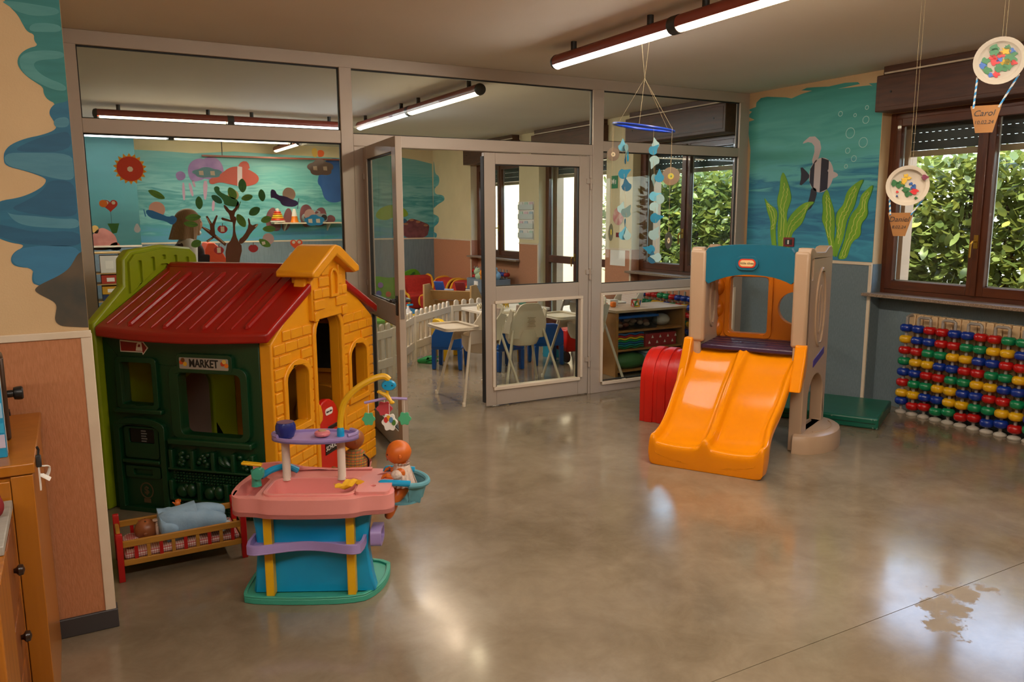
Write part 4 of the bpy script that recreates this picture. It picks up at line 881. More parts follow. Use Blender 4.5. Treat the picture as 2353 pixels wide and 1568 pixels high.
hb = MB().ell((.005, .1, .115), (.014, .012, .014), 10, 8)
for k in range(4): hb.tube([(.0 + .006*k, .1, .122), (-.002 + .007*k, .1, .138 - .003*abs(k-1.5))], [.0042, .003], 6)
hb.tube([(-.008, .1, .118), (-.016, .1, .126)], [.004, .003], 6); hb.build('hand', m_skin, DC)
tag(MB().grid(lambda u, v: (.52 + .10*(u-.5) + .01*math.sin(7*v), 3.80 + .13*(v-.5), .165 - .03*abs(v-.5) + .012*math.sin(9*u+4*v)), 14, 14, (0, 0, -.006)).build('doll_blanket', mat('blanket_white', 'a8b4bc', .9, bump=(40, .4)), None), 'small pale blanket over the foot of the doll cradle', 'blanket')

# ================================================================ cabinets at the near end of the waved wall
m_cab = mat('varnished_wood', 'a8661c', .28, vary=(4, '98580f', .7), stretch=(6, 6, .5), coat=.2); m_knot = mat('pine_front', '8a4a14', .4, vary=(6, '5e2c0a', .9), stretch=(3, 3, 1)); m_top = mat('grey_top', 'a09a90', .5, vary=(12, '8f897f', .7), stretch=(1, 5, 1))
K1 = thing('wooden_cabinet', 'varnished wooden cabinet standing against the orange wainscot', 'cabinet', (-.6, 2.95, 0))
MB().box(-.39, -.34, 0, .455, .335, .86).build('body', m_cab, K1, bevel=.003); MB().box(-.4, -.352, .862, .462, .337, .895).build('top_board', m_cab, K1, bevel=.004)
MB().box(.40, -.352, .0, .455, -.338, .86).build('front_stile', m_cab, K1, bevel=.002); MB().box(-.36, -.356, .03, .398, -.341, .85).build('door', m_cab, K1, bevel=.003)
K2 = thing('pine_chest', 'pine chest of drawers with grey top at the near edge of the view', 'chest', (-.6, 2.3, 0))
MB().box(-.35, -.32, 0, .385, .27, .775).build('body', m_cab, K2, bevel=.003); MB().box(-.36, -.09, .775, .40, .28, .80).build('top', m_top, K2, bevel=.003)
for i, (a, b_) in enumerate(((.06, .21), (.225, .375), (.39, .54), (.555, .76))):
    d = MB().box(.385, -.05, a, .40, .26, b_).build('drawer', m_knot, K2, bevel=.004); MB().lathe([(.006, 0), (.008, .006), (.016, .012), (.014, .022), (.003, .026)], 12, (.40, .1, (a+b_)/2), 'x').build('knob', mat('knob_dark', '2a1408', .3), d)
MB().box(.33, -.325, 0, .402, -.05, .775).build('corner_post', mat('pine_side', 'a8661c', .32, vary=(7, '8a4c10', .9), stretch=(8, 8, .6)), K2, bevel=.004)
bk = thing('picture_book', 'blue picture book standing upright on the wooden cabinet', 'book', (-.24, 2.72, .895), -4)
MB().box(-.08, -.02, 0, .032, .0, .30).build('cover', mat('book_blue', '1f8ab4', .35), bk, bevel=.002); MB().box(-.078, -.003, .004, .03, .018, .296).build('pages', m_white, bk)
for a, b_, c in ((.12, .165, '8ab4d0'), (.075, .105, '2f9ac0'), (.03, .07, 'b8b0c4')): MB().box(-.07, -.0215, a, .031, -.019, b_).build('cover_print', mat('print_' + c, c, .4), bk)
rd = thing('old_music_box', 'dark wooden box with black knob behind the blue book', 'radio', (-.26, 2.98, .895), 5)
MB().prism([(-.08,0),(.07,0),(.07,.14),(.05,.27),(-.08,.27)], 'yz', -.15, .045).build('case', mat('dark_case', '3a2414', .35), rd, bevel=.008); MB().lathe([(.012, 0), (.012, .018), (.02, .02), (.022, .03), (.022, .042), (.018, .046)], 18, (.045, .0, .135), 'x').build('knob', m_blk, rd); MB().cb((.047, -.03, .08), (.004, .05, .012)).build('dial', m_blk, rd)
ck = thing('paper_clip_tag', 'black clip with white ribbon on the cabinet edge', 'clip', (-.135, 2.66, .87))
MB().prism([(-.012,-.005),(.012,-.005),(.004,.03),(-.004,.03)], 'yz', -.002, .012).build('clip', m_blk, ck, bevel=.002); MB().tube([(.005,0,.03), (.007,.004,.045), (.004,0,.055)], .004, 6).build('clip_arm', m_blk, ck)
MB().tube(spline([(.01,0,-.005), (.03,.01,-.012), (.022,.015,-.04), (.008,.0,-.03), (.03,.004,-.05)]), .007, 6, flat=.3).build('ribbon', m_white, ck); MB().box(.002, -.015, -.075, .006, .012, -.005).build('paper_tag', m_white, ck)
DD = thing('rag_doll', 'rag doll with red shoes and yellow legs on the grey chest top', 'doll', (-.36, 2.44, .80), 8)
skin_body('body', [(-.02,0,.03,.03), (.03,0,.03,.026), (.07,-.025,.025,.014), (.115,-.028,.02,.0125), (.07,.03,.025,.014), (.11,.032,.022,.0125), (-.08,0,.045,.035)], [(0,1),(1,2),(2,3),(1,4),(4,5),(0,6)], mat('doll_yellow', 'd8a41c', .8), DD)
MB().tube([(.0,0,.03), (.05,-.01,.03), (.085,-.025,.026)], [.034, .028, .02], 10).build('blue_trousers', mat('doll_blue', '2f7aa0', .9), DD); MB().tube([(.04,.02,.03), (.08,.03,.028)], [.022, .018], 10).build('red_trousers', mat('doll_red', 'b01c1c', .9), DD)
for y, a in ((-.028, .12), (.034, .118)): MB().ell((a + .012, y, .034), (.018, .016, .03), 12, 8).build('shoe', mat('doll_shoe', '7a0f14', .8), DD)

# ================================================================ sea murals
def sea_mat(name, z0, z1, stops, streak=.10):
    """brushed sea paint: colour bands by height, broken up by stretched noise"""
    m = bpy.data.materials.new(name); m.use_nodes = True; Nn = m.node_tree.nodes; L = m.node_tree.links; b = Nn['Principled BSDF']; b.inputs['Roughness'].default_value = .6
    t = Nn.new('ShaderNodeTexCoord'); mp = Nn.new('ShaderNodeMapping'); mp.inputs['Scale'].default_value = (.9, .9, 7); mp.inputs['Rotation'].default_value = (.06, .05, 0); L.new(t.outputs['Object'], mp.inputs[0])
    n = Nn.new('ShaderNodeTexNoise'); n.inputs['Scale'].default_value = 1.6; n.inputs['Detail'].default_value = 5; n.inputs['Distortion'].default_value = .8; L.new(mp.outputs[0], n.inputs['Vector'])
    sp = Nn.new('ShaderNodeSeparateXYZ'); L.new(t.outputs['Object'], sp.inputs[0])
    r = Nn.new('ShaderNodeMapRange'); r.inputs[1].default_value = z0; r.inputs[2].default_value = z1; L.new(sp.outputs[2], r.inputs[0])
    s = Nn.new('ShaderNodeMath'); s.operation = 'MULTIPLY_ADD'; s.inputs[1].default_value = streak * 6; s.inputs[2].default_value = -streak * 3; L.new(n.outputs['Fac'], s.inputs[0])
    a = Nn.new('ShaderNodeMath'); a.operation = 'ADD'; L.new(r.outputs[0], a.inputs[0]); L.new(s.outputs[0], a.inputs[1])
    cr = Nn.new('ShaderNodeValToRGB'); e = cr.color_ramp.elements
    while len(e) < len(stops): e.new(.5)
    for i, (p, c) in enumerate(stops): e[i].position = p; e[i].color = lin(c)
    L.new(a.outputs[0], cr.inputs[0]); L.new(cr.outputs[0], b.inputs['Base Color']); return m
sea1 = sea_mat('sea_near', 1.19, 2.66, [(0, '2a7a9c'), (.12, '3a96b4'), (.22, '1f6c94'), (.34, '3a94b0'), (.45, '237698'), (.52, '5cb2b4'), (.7, '52a8a0'), (.85, '409890'), (1, '389088')])
sea2 = sea_mat('sea_far', 1.19, 2.66, [(0, '4a8eaa'), (.15, '3f9094'), (.3, '78b2b2'), (.45, '3a888a'), (.55, '7ab2b0'), (.7, '549c9c'), (.85, '72aaa8'), (1, '6aa4a2')], .12)
def wpaint(name, pts, m, lay=0, it=1, hole=None):    # on the window wall
    lo = [chaikin(pts, it)] + ([hole] if hole else []); return MB().prism(lo, 'yz', XW - .0012 - .0007*lay, XW + .001).build(name, m, wr, smooth=0)
T1 = [(5.759,2.469),(5.665,2.483),(5.757,2.523),(5.702,2.562),(5.761,2.583),(5.655,2.6),(5.65,2.641),(5.596,2.675),(5.518,2.677),(5.288,2.642),(5.228,2.626),(5.115,2.651),(5.004,2.663),(5.124,2.682),(5.062,2.696),(4.978,2.69),(4.83,2.675),(4.663,2.683),(4.538,2.671),(4.518,2.653),(4.736,2.644),(4.609,2.638),(4.426,2.63),(4.396,2.619),(4.433,2.646),(4.353,2.64)]
wpaint('sea_mural', [(5.70, 1.195)] + [(5.70, 2.2)] + T1 + [(4.29, 2.56), (4.29, 1.195)], sea1, 0, 0)
gw = mat('weed_green', '7fb01e', .6, vary=(14, '639a18', .8), stretch=(1, 1, .3)); gw2 = mat('weed_dark', '2c7428', .6); gw3 = mat('weed_light', 'ccd468', .6); m_bub = mat('bubble_white', 'a8cfc8', .6)
weeds = [[(5.275,1.993),(5.172,1.771),(5.181,1.69),(5.22,1.61),(5.205,1.493),(5.208,1.187),(5.284,1.184),(5.319,1.492),(5.304,1.61),(5.341,1.716),(5.31,1.821),(5.309,1.937)],
 [(5.5,1.755),(5.433,1.688),(5.336,1.64),(5.324,1.563),(5.348,1.456),(5.299,1.183),(5.346,1.181),(5.409,1.443),(5.398,1.515),(5.452,1.623),(5.473,1.7)],
 [(4.902,1.7),(4.989,1.643),(5.024,1.518),(5.092,1.46),(5.148,1.412),(5.178,1.189),(5.246,1.186),(5.218,1.458),(5.194,1.551),(5.118,1.632),(5.035,1.688),(4.966,1.704)],
 [(4.778,1.811),(4.733,1.706),(4.694,1.618),(4.678,1.487),(4.683,1.377),(4.644,1.202),(4.708,1.266),(4.751,1.387),(4.785,1.486),(4.819,1.541),(4.808,1.63),(4.829,1.73),(4.806,1.784)],
 [(4.411,1.891),(4.47,1.786),(4.492,1.66),(4.542,1.575),(4.564,1.521),(4.58,1.391),(4.623,1.28),(4.644,1.202),(4.68,1.333),(4.649,1.444),(4.675,1.542),(4.661,1.618),(4.6,1.672),(4.583,1.779),(4.512,1.84)],
 [(4.325,1.839),(4.346,1.752),(4.377,1.679),(4.356,1.575),(4.425,1.511),(4.41,1.405),(4.501,1.36),(4.529,1.23),(4.566,1.206),(4.631,1.208),(4.576,1.337),(4.549,1.5),(4.518,1.596),(4.448,1.659),(4.442,1.743),(4.385,1.794)]]
for i, w in enumerate(weeds):
    cx = sum(p[0] for p in w)/len(w); wpaint('seaweed_outline', [(cx + (a-cx)*1.07, b) for a, b in w], gw2, 1 + i*.3, 2); wpaint('seaweed', w, gw, 2 + i*.3, 2)
    n = len(w)//2
    for k in (.35, .65):
        mid = [(w[j][0]*(1-k) + w[-j][0]*k, w[j][1]*(1-k) + w[-j][1]*k) for j in range(1, n)]
        MB().tube([(XW - .0022 - .0002*i, a + .006*math.sin(9*q), b) for q, (a, b) in enumerate(chaikin(mid, 2, False))], .0045, 4).build('seaweed_vein', gw3, wr)
for cx, cy, rr in ((910,365,40), (1000,450,38), (945,572,24), (895,630,16), (900,505,22), (1008,275,28), (835,202,20), (935,228,14), (1010,180,16)):
    yy = 4.285 + (1113 - cx)*.00146; zz = 2.60 - (cy - 40)*.00103
    MB().prism([circ(yy, zz, rr*.00112, 20), circ(yy, zz, rr*.00112 - .005, 20)], 'yz', XW - .002, XW).build('bubble', m_bub, wr, smooth=0)
# plain banded fish (stand-in for the painted one)
fk = mat('fish_dark', '241f30', .6); fw = mat('fish_pale', 'c2b4b4', .6)
FB = circ(4.855, 1.93, .13, 24, .15)
wpaint('fish_body', FB, fw, 1, 0)
wpaint('fish_fin', [(4.90, 2.05), (4.86, 2.20), (4.97, 2.29), (5.10, 2.21), (4.99, 2.23), (4.93, 2.17), (4.97, 2.03)], fw, 1, 1); wpaint('fish_fin', [(4.88, 1.80), (4.92, 1.66), (5.02, 1.60), (4.97, 1.72), (4.95, 1.84)], fk, 1, 1)
for x0, x1, q in ((4.78, 4.86, 1), (4.93, 4.975, 1)):
    wpaint('fish_band', [(x0, 1.93 + .15*math.sqrt(max(0, 1 - ((x0-4.855)/.13)**2))), (x1, 1.93 + .15*math.sqrt(max(0, 1 - ((x1-4.855)/.13)**2))), (x1, 1.93 - .15*math.sqrt(max(0, 1 - ((x1-4.855)/.13)**2))), (x0, 1.93 - .15*math.sqrt(max(0, 1 - ((x0-4.855)/.13)**2)))], fk, 2, 0)
wpaint('fish_tail', [(4.98, 1.94), (5.09, 2.03), (5.07, 1.93), (5.09, 1.83), (4.98, 1.91)], fk, 1, 1); wpaint('fish_snout', [(4.74, 1.96), (4.68, 1.935), (4.68, 1.91), (4.75, 1.89)], fw, 2, 1); wpaint('fish_eye', circ(4.775, 1.965, .012, 12), fw, 3, 0)
sw = thing('light_switch', 'red framed light switch on the sea mural above the slide', 'switch', (XW - .003, 5.17, 1.338))
MB().box(-.008, -.062, -.042, 0, .062, .042).build('plate', mat('switch_red', '7a1418', .4), sw, bevel=.003); MB().box(-.011, -.04, -.025, -.004, .04, .025).build('insert', m_blk, sw, bevel=.002); MB().box(-.014, -.008, -.018, -.01, .008, .018).build('rocker', m_white, sw)

# far wall
def bpaint(name, pts, m, lay=0, it=1, par=None, Y=BK): return MB().prism(chaikin(pts, it) if it else pts, 'xz', Y - .004 - .003*lay, Y + .001).build(name, m, par or wb, smooth=0)
bpaint('sea_mural', [(.87, 1.195), (.87, 2.58), (1.4, 2.57), (1.8, 2.55), (2.4, 2.60), (3.0, 2.58), (4.2, 2.55), (5.0, 2.62), (5.5, 2.56), (5.80, 2.50), (5.81, 1.195)], sea2, 0, 0)
wpaint('sea_mural', [(13.303,2.569),(13.264,2.492),(13.248,2.321),(13.06,2.275),(13.067,2.125),(13.284,2.075),(13.265,1.96),(12.935,1.943),(12.845,1.894),(12.87,1.839),(13.13,1.786),(13.276,1.73),(13.414,1.703),(13.404,1.615),(13.139,1.576),(13.094,1.519),(13.145,1.442),(13.341,1.383),(13.356,1.285),(13.201,1.268),(13.229,1.187),(13.371,1.183)], sea2, 1, 2)
jp = mat('jelly_purple', '8f6f9c', .6, vary=(5, '735688', .9)); jp2 = mat('jelly_pink', 'a8869a', .6); co1 = mat('coral_brown', '5e3038', .6, vary=(9, '7a4448', .9)); co2 = mat('coral_rim', '9c6a4c', .6); bl = mat('ray_blue', '1f4a86', .6, vary=(3, '2a5c9c', .8)); orf = mat('fish_orange', '98392a', .6)
bpaint('jellyfish', [(1.742,2.105),(1.689,2.269),(1.737,2.422),(1.893,2.493),(2.017,2.43),(2.032,2.243),(1.937,2.161)], jp, 1, 2); bpaint('jellyfish', [(1.843,2.206),(1.833,2.339),(1.923,2.467),(2.055,2.524),(2.181,2.461),(2.238,2.315),(2.197,2.18),(2,2.149)], jp, 2, 2); bpaint('jellyfish', [(1.526,2.167),(1.519,2.246),(1.596,2.287),(1.668,2.236),(1.651,2.156),(1.567,2.129)], jp, 1, 2)
for q in ([(1.603,2.103),(1.641,2.103),(1.636,1.838),(1.598,1.838)], [(1.69,2.091),(1.729,2.105),(1.767,1.906),(1.728,1.892)], [(1.909,2.134),(1.987,2.136),(1.943,1.84),(1.905,1.853)], [(1.744,2.138),(1.782,2.139),(1.801,2.039),(1.769,2.039)], [(2.033,1.84),(2.072,1.827),(2.049,1.664),(2.01,1.678)]): bpaint('jelly_tentacle', q, jp2, 1, 1)
bpaint('orange_fish', [(1.988,2.162),(2.168,2.233),(2.34,2.372),(2.552,2.357),(2.736,2.258),(2.773,2.176),(2.714,2.093),(2.522,2.049),(2.323,2.087),(2.161,2.125),(2.021,2.069)], orf, 3, 2); bpaint('fish_stripe', [(2.439,2.374),(2.512,2.362),(2.495,2.048),(2.422,2.061)], fw, 4, 0); bpaint('fish_fin', [(2.438,2.354),(2.511,2.457),(2.611,2.447),(2.637,2.311)], orf, 3.5, 1)
bpaint('ray_shape', [(3.847,2.51),(4.072,2.559),(4.256,2.435),(4.236,1.889),(4.004,1.793),(3.82,1.85),(3.777,2.065),(3.706,2.136),(3.765,2.315)], bl, 2, 2)
for q in ([(2.84,1.354),(2.841,1.635),(2.987,1.761),(3.047,1.564),(3.092,1.336)], [(3.072,1.351),(3.16,1.705),(3.253,1.719),(3.274,1.563),(3.192,1.349)], [(3.388,1.526),(3.412,1.741),(3.523,1.791),(3.614,1.705),(3.618,1.452),(3.468,1.382)], [(3.579,1.417),(3.665,1.705),(3.815,1.741),(3.86,1.56),(3.839,1.414)], [(3.804,1.473),(3.884,1.618),(3.995,1.574),(3.992,1.486),(3.855,1.443)]): bpaint('coral', q, co1, 2, 2)
bpaint('coral', [(5.206,1.185),(5.22,1.4),(5.297,1.491),(5.381,1.537),(5.464,1.513),(5.547,1.489),(5.631,1.458),(5.715,1.426),(5.722,1.356),(5.667,1.177)], co1, 2, 2)
for a in ([(5.27,1.438)][0], [(5.38,1.506)][0], [(5.505,1.474)][0], [(5.655,1.411)][0]): bpaint('coral_rim', circ(a[0], a[1], .045, 12, .02), co2, 3, 0)
bpaint('green_reef', [(4.691,1.555),(4.775,1.705),(4.978,1.781),(5.221,1.743),(5.341,1.613),(5.257,1.553),(5.053,1.569),(4.889,1.494)], mat('reef_green', '7a9a2c', .6), 2, 2); bpaint('blue_reef', [(5.001,1.188),(5.049,1.44),(5.257,1.553),(5.321,1.46),(5.231,1.184)], mat('reef_blue', '2a5a7a', .6), 1, 2)
# pink coral on the nearer wall piece
for q, c in (([(0.16,1.137),(0.311,1.372),(0.407,1.448),(0.511,1.399),(0.591,1.308),(0.6,1.126)], 'b87060'), ([(0.26,1.402),(0.319,1.484),(0.386,1.448),(0.362,1.341)], 'c8a040'), ([(0.48,1.129),(0.497,1.207),(0.587,1.247),(0.637,1.186),(0.632,1.119)], 'a8401c')): bpaint('painted_coral', q, mat('coral_' + c, c, .6, vary=(5, '8a4a40', .7)), 1, 2, wp, 12.4)

# ================================================================ furniture of the next room
p_hc = plastic('highchair_white', 'd8cbb4', 'd0c2aa', .35); m_stripe = plaid_mat('striped_cushion', 'd8cfc4', [('Z', 26, '9a2c2c')]); m_strap = mat('strap_grey', '6a6660', .8)
def high_chair(label):
    """white high chair; local front is -y"""
    h = thing('high_chair', label, 'high chair', group='white high chairs')
    def back(u, v):
        a = (u - .5)*2.4; w = .155*(1 - .35*max(0, v-.55)/.45); return (w*math.sin(a)*1.25, .10 + .06*math.cos(a) + .07*v, .48 + .33*v*(1 - .18*(abs(u-.5)*2)**3))
    MB().grid(back, 16, 12, (0, -.012, .002)).build('backrest', p_hc, h)
    R = []
    for z, k in ((.40, .5), (.415, .8), (.47, .96), (.55, 1.0), (.56, 1.0)): R.append([(.165*k*math.cos(q), .02 + .165*k*math.sin(q), z) for q in [2*PI*i/24 for i in range(24)]])
    R += [[(.15*k*math.cos(q), .02 + .15*k*math.sin(q), z) for q in [2*PI*i/24 for i in range(24)]] for z, k in ((.56, 1), (.47, .93), (.45, .7))]
    MB().rings(R).build('seat', p_hc, h)
    for s in (-1, 1):
        MB().prism([(-.16,.50),(.14,.52),(.20,.74),(.14,.76),(.04,.63),(-.16,.625)], 'yz', s*.165 - .007, s*.165 + .007).build('side_wing', p_hc, h, bevel=.005)
        for y in (-.16, .17): MB().cyl((s*.15, y*.9, .60 if y < 0 else .56), (s*.285, y*1.75, .0), .0125, n=10).build('leg', mat('leg_white', 'c8baa2', .35), h)
        for y in (-.28, .297): MB().lathe([(.015, 0), (.016, .03), (.013, .035)], 10, (s*.283, y, 0)).build('foot', p_hc, h)
    MB().prism(rrect(-.215,-.40,.215,-.075,.05), 'xy', .632, .645).build('tray', p_hc, h, bevel=.004); MB().prism([rrect(-.215,-.40,.215,-.075,.05), rrect(-.195,-.38,.195,-.11,.04)], 'xy', .645, .662).build('tray_rim', p_hc, h, bevel=.004)
    MB().tube(spline([(.1,.05,.42), (.13,.08,.30), (.10,.06,.18), (.12,.10,.12)]), .007, 6, flat=.3).build('strap', m_strap, h)
    MB().grid(lambda u, v: (.12*(u-.5)*2, .115 + .055*v - .012*math.cos((u-.5)*2), .50 + .29*v), 8, 8, (0, -.012, 0)).build('cushion', m_stripe, h)
    for i in range(7): MB().cb((0, .228 + .0, .60 + .013*i), (.08 - .012*(i % 3), .002, .004), (.0, 0, 0)).build('printed_line', mat('print_brown', '8a7a5a', .6), h)
    return h
hc = high_chair('white high chair standing in the doorway with a striped cushion'); hc.location = (3.08, 6.15, 0); hc.rotation_euler = (0, 0, math.radians(-90))
dup(hc, (3.62, 6.32, 0), 174, 'white high chair seen from behind through the closed glass door'); dup(hc, (4.29, 6.3, 0), -90, 'white high chair half hidden by the hinged edge of the glass door'); dup(hc, (5.30, 7.05, 0), -85, 'white high chair beyond the wooden toy shelf')
dup(hc, (5.33, 7.85, 0), -95, 'white high chair further back behind the wooden toy shelf')
p_bch = plastic('chair_blue', '0a4f9c', '08468e', .3); p_ych = plastic('chair_yellow', 'dcae14', 'd0a212', .3)
def toddler_chair(label, m):
    c = thing('toddler_chair', label, 'chair', group='moulded toddler chairs')
    MB().prism([(-.16,.215),(.16,.215),(.165,.25),(-.165,.25)], 'xz', -.15, .16).build('seat', m, c, bevel=.012)
    MB().prism([(-.16,.24),(.16,.24),(.155,.36),(.11,.44),(.05,.455),(-.05,.455),(-.11,.44),(-.155,.36)], 'xz', .11, .165).build('backrest', m, c, bevel=.018, seg=3)
    for sx in (-1, 1):
        for y in (-.13, .13): MB().prism([(sx*.16 - .035 if sx > 0 else -.16, 0), (.16 if sx > 0 else -.125, 0), (.16 if sx > 0 else -.115, .22), (sx*.16 - .045 if sx > 0 else -.16, .22)], 'xz', y - .028, y + .028).build('leg', m, c, bevel=.01)
    return c
tc = toddler_chair('blue moulded toddler chair beside the picket fence', p_bch); tc.location = (3.43, 7.5, 0); tc.rotation_euler = (0, 0, math.radians(140))
dup(tc, (3.88, 7.16, 0), 185, 'blue moulded toddler chair seen through the middle of the glass door'); dup(tc, (4.42, 7.2, 0), 165, 'blue moulded toddler chair behind the third high chair')
ty = toddler_chair('yellow moulded toddler chair between the two nearest blue chairs', p_ych); ty.location = (3.66, 8.0, 0); ty.rotation_euler = (0, 0, math.radians(90))
dup(ty, (4.06, 7.50, 0), 180, 'yellow moulded toddler chair next to the play table')
TB = thing('play_table', 'low white table with small toys behind the high chairs', 'table', (4.38, 8.02, 0))
MB().prism(rrect(-.45,-.3,.45,.3,.06), 'xy', .50, .53).build('table_top', p_hc, TB, bevel=.006)
for x in (-.38, .38):
    for y in (-.24, .24): MB().cyl((x, y, 0), (x, y, .5), .022, n=12).build('leg', p_hc, TB)
r = random.Random(9)
for i, (x, y, c, l) in enumerate(((4.02, 7.95, 'e8d8b0', 'striped black and cream'), (4.13, 8.05, 'e0b020', 'yellow striped'), (4.25, 7.90, 'd8d0c0', 'white striped'), (4.4, 8.05, 'c8a030', 'ochre striped'), (4.55, 7.92, '3a6a5a', 'green'))):
    t = thing('toy_animal', l + ' toy animal on the low white table', 'toy', (x, y, .53), 30*i, 'toy animals on the table')
    MB().ell((0,0,.045), (.05,.028,.03), 12, 8).build('trunk', mat('ta_' + c, c, .6), t); MB().ell((.055,0,.085), (.022,.018,.02), 10, 6).build('head', mat('ta_' + c, c, .6), t); MB().cyl((.04,0,.05), (.055,0,.085), .013, n=8).build('neck', mat('ta_' + c, c, .6), t)
    for sx in (-.03, .03):
        for sy in (-.015, .015): MB().cyl((sx, sy, 0), (sx, sy, .04), .008, n=8).build('leg', mat('ta_' + c, c, .6), t)
    if i != 4:
        for k in range(4): MB().lathe([(.0295*math.sqrt(max(.05, 1-((-.032+.02*k)/.05)**2))+.001, -.033 + .02*k), (.0295*math.sqrt(max(.05, 1-((-.032+.02*k)/.05)**2))+.001, -.025 + .02*k)], 14, (0, 0, .045), 'x', (.95, 1.02)).build('stripe', m_ink, t)
# picket fence panels
def fence(name, label, a, b_, n):
    A, B = Vector((*a, 0)), Vector((*b_, 0)); d = B - A; L = d.length; f = thing(name, label, 'fence', A, math.degrees(math.atan2(d.y, d.x)), 'white picket play fence')
    for z0, z1 in ((.13, .22), (.42, .50)): MB().box(0, -.018, z0, L, .018, z1).build('rail', p_hc, f, bevel=.006)
    for i in range(n):
        x = L*(i + .5)/n; MB().prism([(x-.032,.03),(x+.032,.03)] + [(x + .032*math.cos(q), .535 + .03*math.sin(q)) for q in [PI*k/8 for k in range(9)]], 'xz', -.012, .012).build('picket', p_hc, f, bevel=.004)
    for x in (0, L): MB().cyl((x, 0, 0), (x, 0, .5), .02, n=10).build('joint_post', p_hc, f)
fence('picket_fence', 'white picket fence panel running left from the corner by the doorway', (2.72, 7.30), (3.22, 8.02), 6); fence('picket_fence', 'white picket fence panel behind the nearest blue chair', (3.26, 8.06), (4.0, 8.75), 8); fence('picket_fence', 'white picket fence panel further along behind the low table', (4.05, 8.78), (5.1, 9.0), 9)
fence('picket_fence', 'white picket fence panel seen through the open door leaf', (2.05, 6.75), (2.69, 7.27), 7)
for i, (x, y) in enumerate(((3.30, 7.86), (3.39, 7.94))):
    s = thing('child_clog', 'green child clog lying by the picket fence, ' + ('nearer the doorway' if i == 0 else 'nearer the blue chair'), 'shoe', (x, y, 0), 35 + 14*i, 'green clogs')
    MB().prism(chaikin([(-.035,-.085),(.035,-.085),(.042,.0),(.04,.08),(0,.1),(-.04,.08),(-.042,0)], 2), 'xy', 0, .018).build('sole', plastic('clog_green', '1f7a36', '1a6c2e'), s, bevel=.004)
    MB().grid(lambda u, v: (.04*math.cos(PI*u), -.02 + .115*v - .02*abs(u-.5), .016 + .05*math.sin(PI*u)*(1 - .55*v*v)), 12, 8, (0, 0, -.004)).build('upper', plastic('clog_green', '1f7a36', '1a6c2e'), s)
    MB().tube([(.038, -.02, .03), (.03, -.075, .05), (0, -.088, .055), (-.03, -.075, .05), (-.038, -.02, .03)], .006, 6).build('heel_strap', plastic('clog_green', '1f7a36', '1a6c2e'), s)
# red armchairs in the far corner
m_rf = mat('red_fabric', 'b4281a', .85, vary=(30, '9c1f14', .7)); m_yf = mat('yellow_fabric', 'd89a1c', .85)
def foam_chair(label, loc, rz):
    c = thing('foam_armchair', label, 'armchair', loc, rz, 'red foam armchairs')
    MB().prism([(-.28,0),(.26,0),(.28,.24),(.05,.25),(-.02,.52),(-.22,.55),(-.30,.5)], 'yz', -.27, .27).build('body', m_rf, c, bevel=.03, seg=3)
    for s in (-.275, .275): MB().tube([(s, a, b) for a, b in chaikin([(-.28,.02),(.26,.02),(.285,.245),(.05,.26),(-.02,.525),(-.22,.555),(-.305,.5)], 2)], .022, 8, True).build('side_piping', m_yf, c)
    return c
foam_chair('red foam armchair with yellow piping nearest the bookcase in the far corner', (5.40, 11.45, 0), 90); foam_chair('red foam armchair with yellow piping tucked into the far corner', (5.40, 12.16, 0), 90)
foam_chair('red foam armchair facing away beside the yellow mat', (5.28, 12.86, 0), 180)
for i, (c, x, y, n) in enumerate((('e0b41a', 4.55, 11.3, 'yellow'), ('2a7aa8', 4.55, 12.23, 'blue'), ('6aa83a', 3.6, 11.6, 'green'), ('28a0a8', 3.6, 12.55, 'turquoise'))):
    o = MB().prism(rrect(-.45,-.45,.45,.45,.04), 'xy', 0, .03 + .003*i).build('foam_mat', mat('mat_' + c, c, .7), None, bevel=.006, loc=(x, y, .001)); tag(o, n + ' soft play mat on the floor of the next room', 'mat', 'soft play mats')
# crocodile cushion on the far wall
g_cr = mat('croc_green', '5f9a1a', .85, vary=(12, '4f8814', .7)); CD = thing('crocodile_wall_cushion', 'green crocodile activity cushion leaning on the far blue wainscot', 'cushion', (0, 13.25, 0))
MB().prism(chaikin([(4.448,0.51),(4.623,0.548),(4.943,0.489),(5.091,0.529),(5.234,0.616),(5.376,0.65),(5.459,0.585),(5.506,0.465),(5.452,0.31),(5.307,0.207),(5.139,0.154),(4.769,0.112),(4.432,0.054)], 2), 'xz', -.04, .04).build('body', g_cr, CD, bevel=.02, seg=3)
MB().prism(chaikin([(5.188,0.447),(5.316,0.582),(5.375,0.596),(5.322,0.504),(5.237,0.43)], 1), 'xz', -.055, -.03).build('mouth', mat('croc_dark', '2a5a1a', .8), CD); 
for (x, z), c in zip([(4.714,0.384),(4.854,0.215),(5.266,0.257),(5.369,0.353),(4.677,0.24),(5.165,0.199)], ('8a6aa0', 'b8502c', 'd8a020', 'c83a1c', '4a5a9a', 'd8b83a')): MB().lathe([(.05, -.055), (.05, -.045), (.03, -.04)], 12, (x, 0, z), 'y').build('sewn_disc', mat('cd_' + c, c, .8), CD)
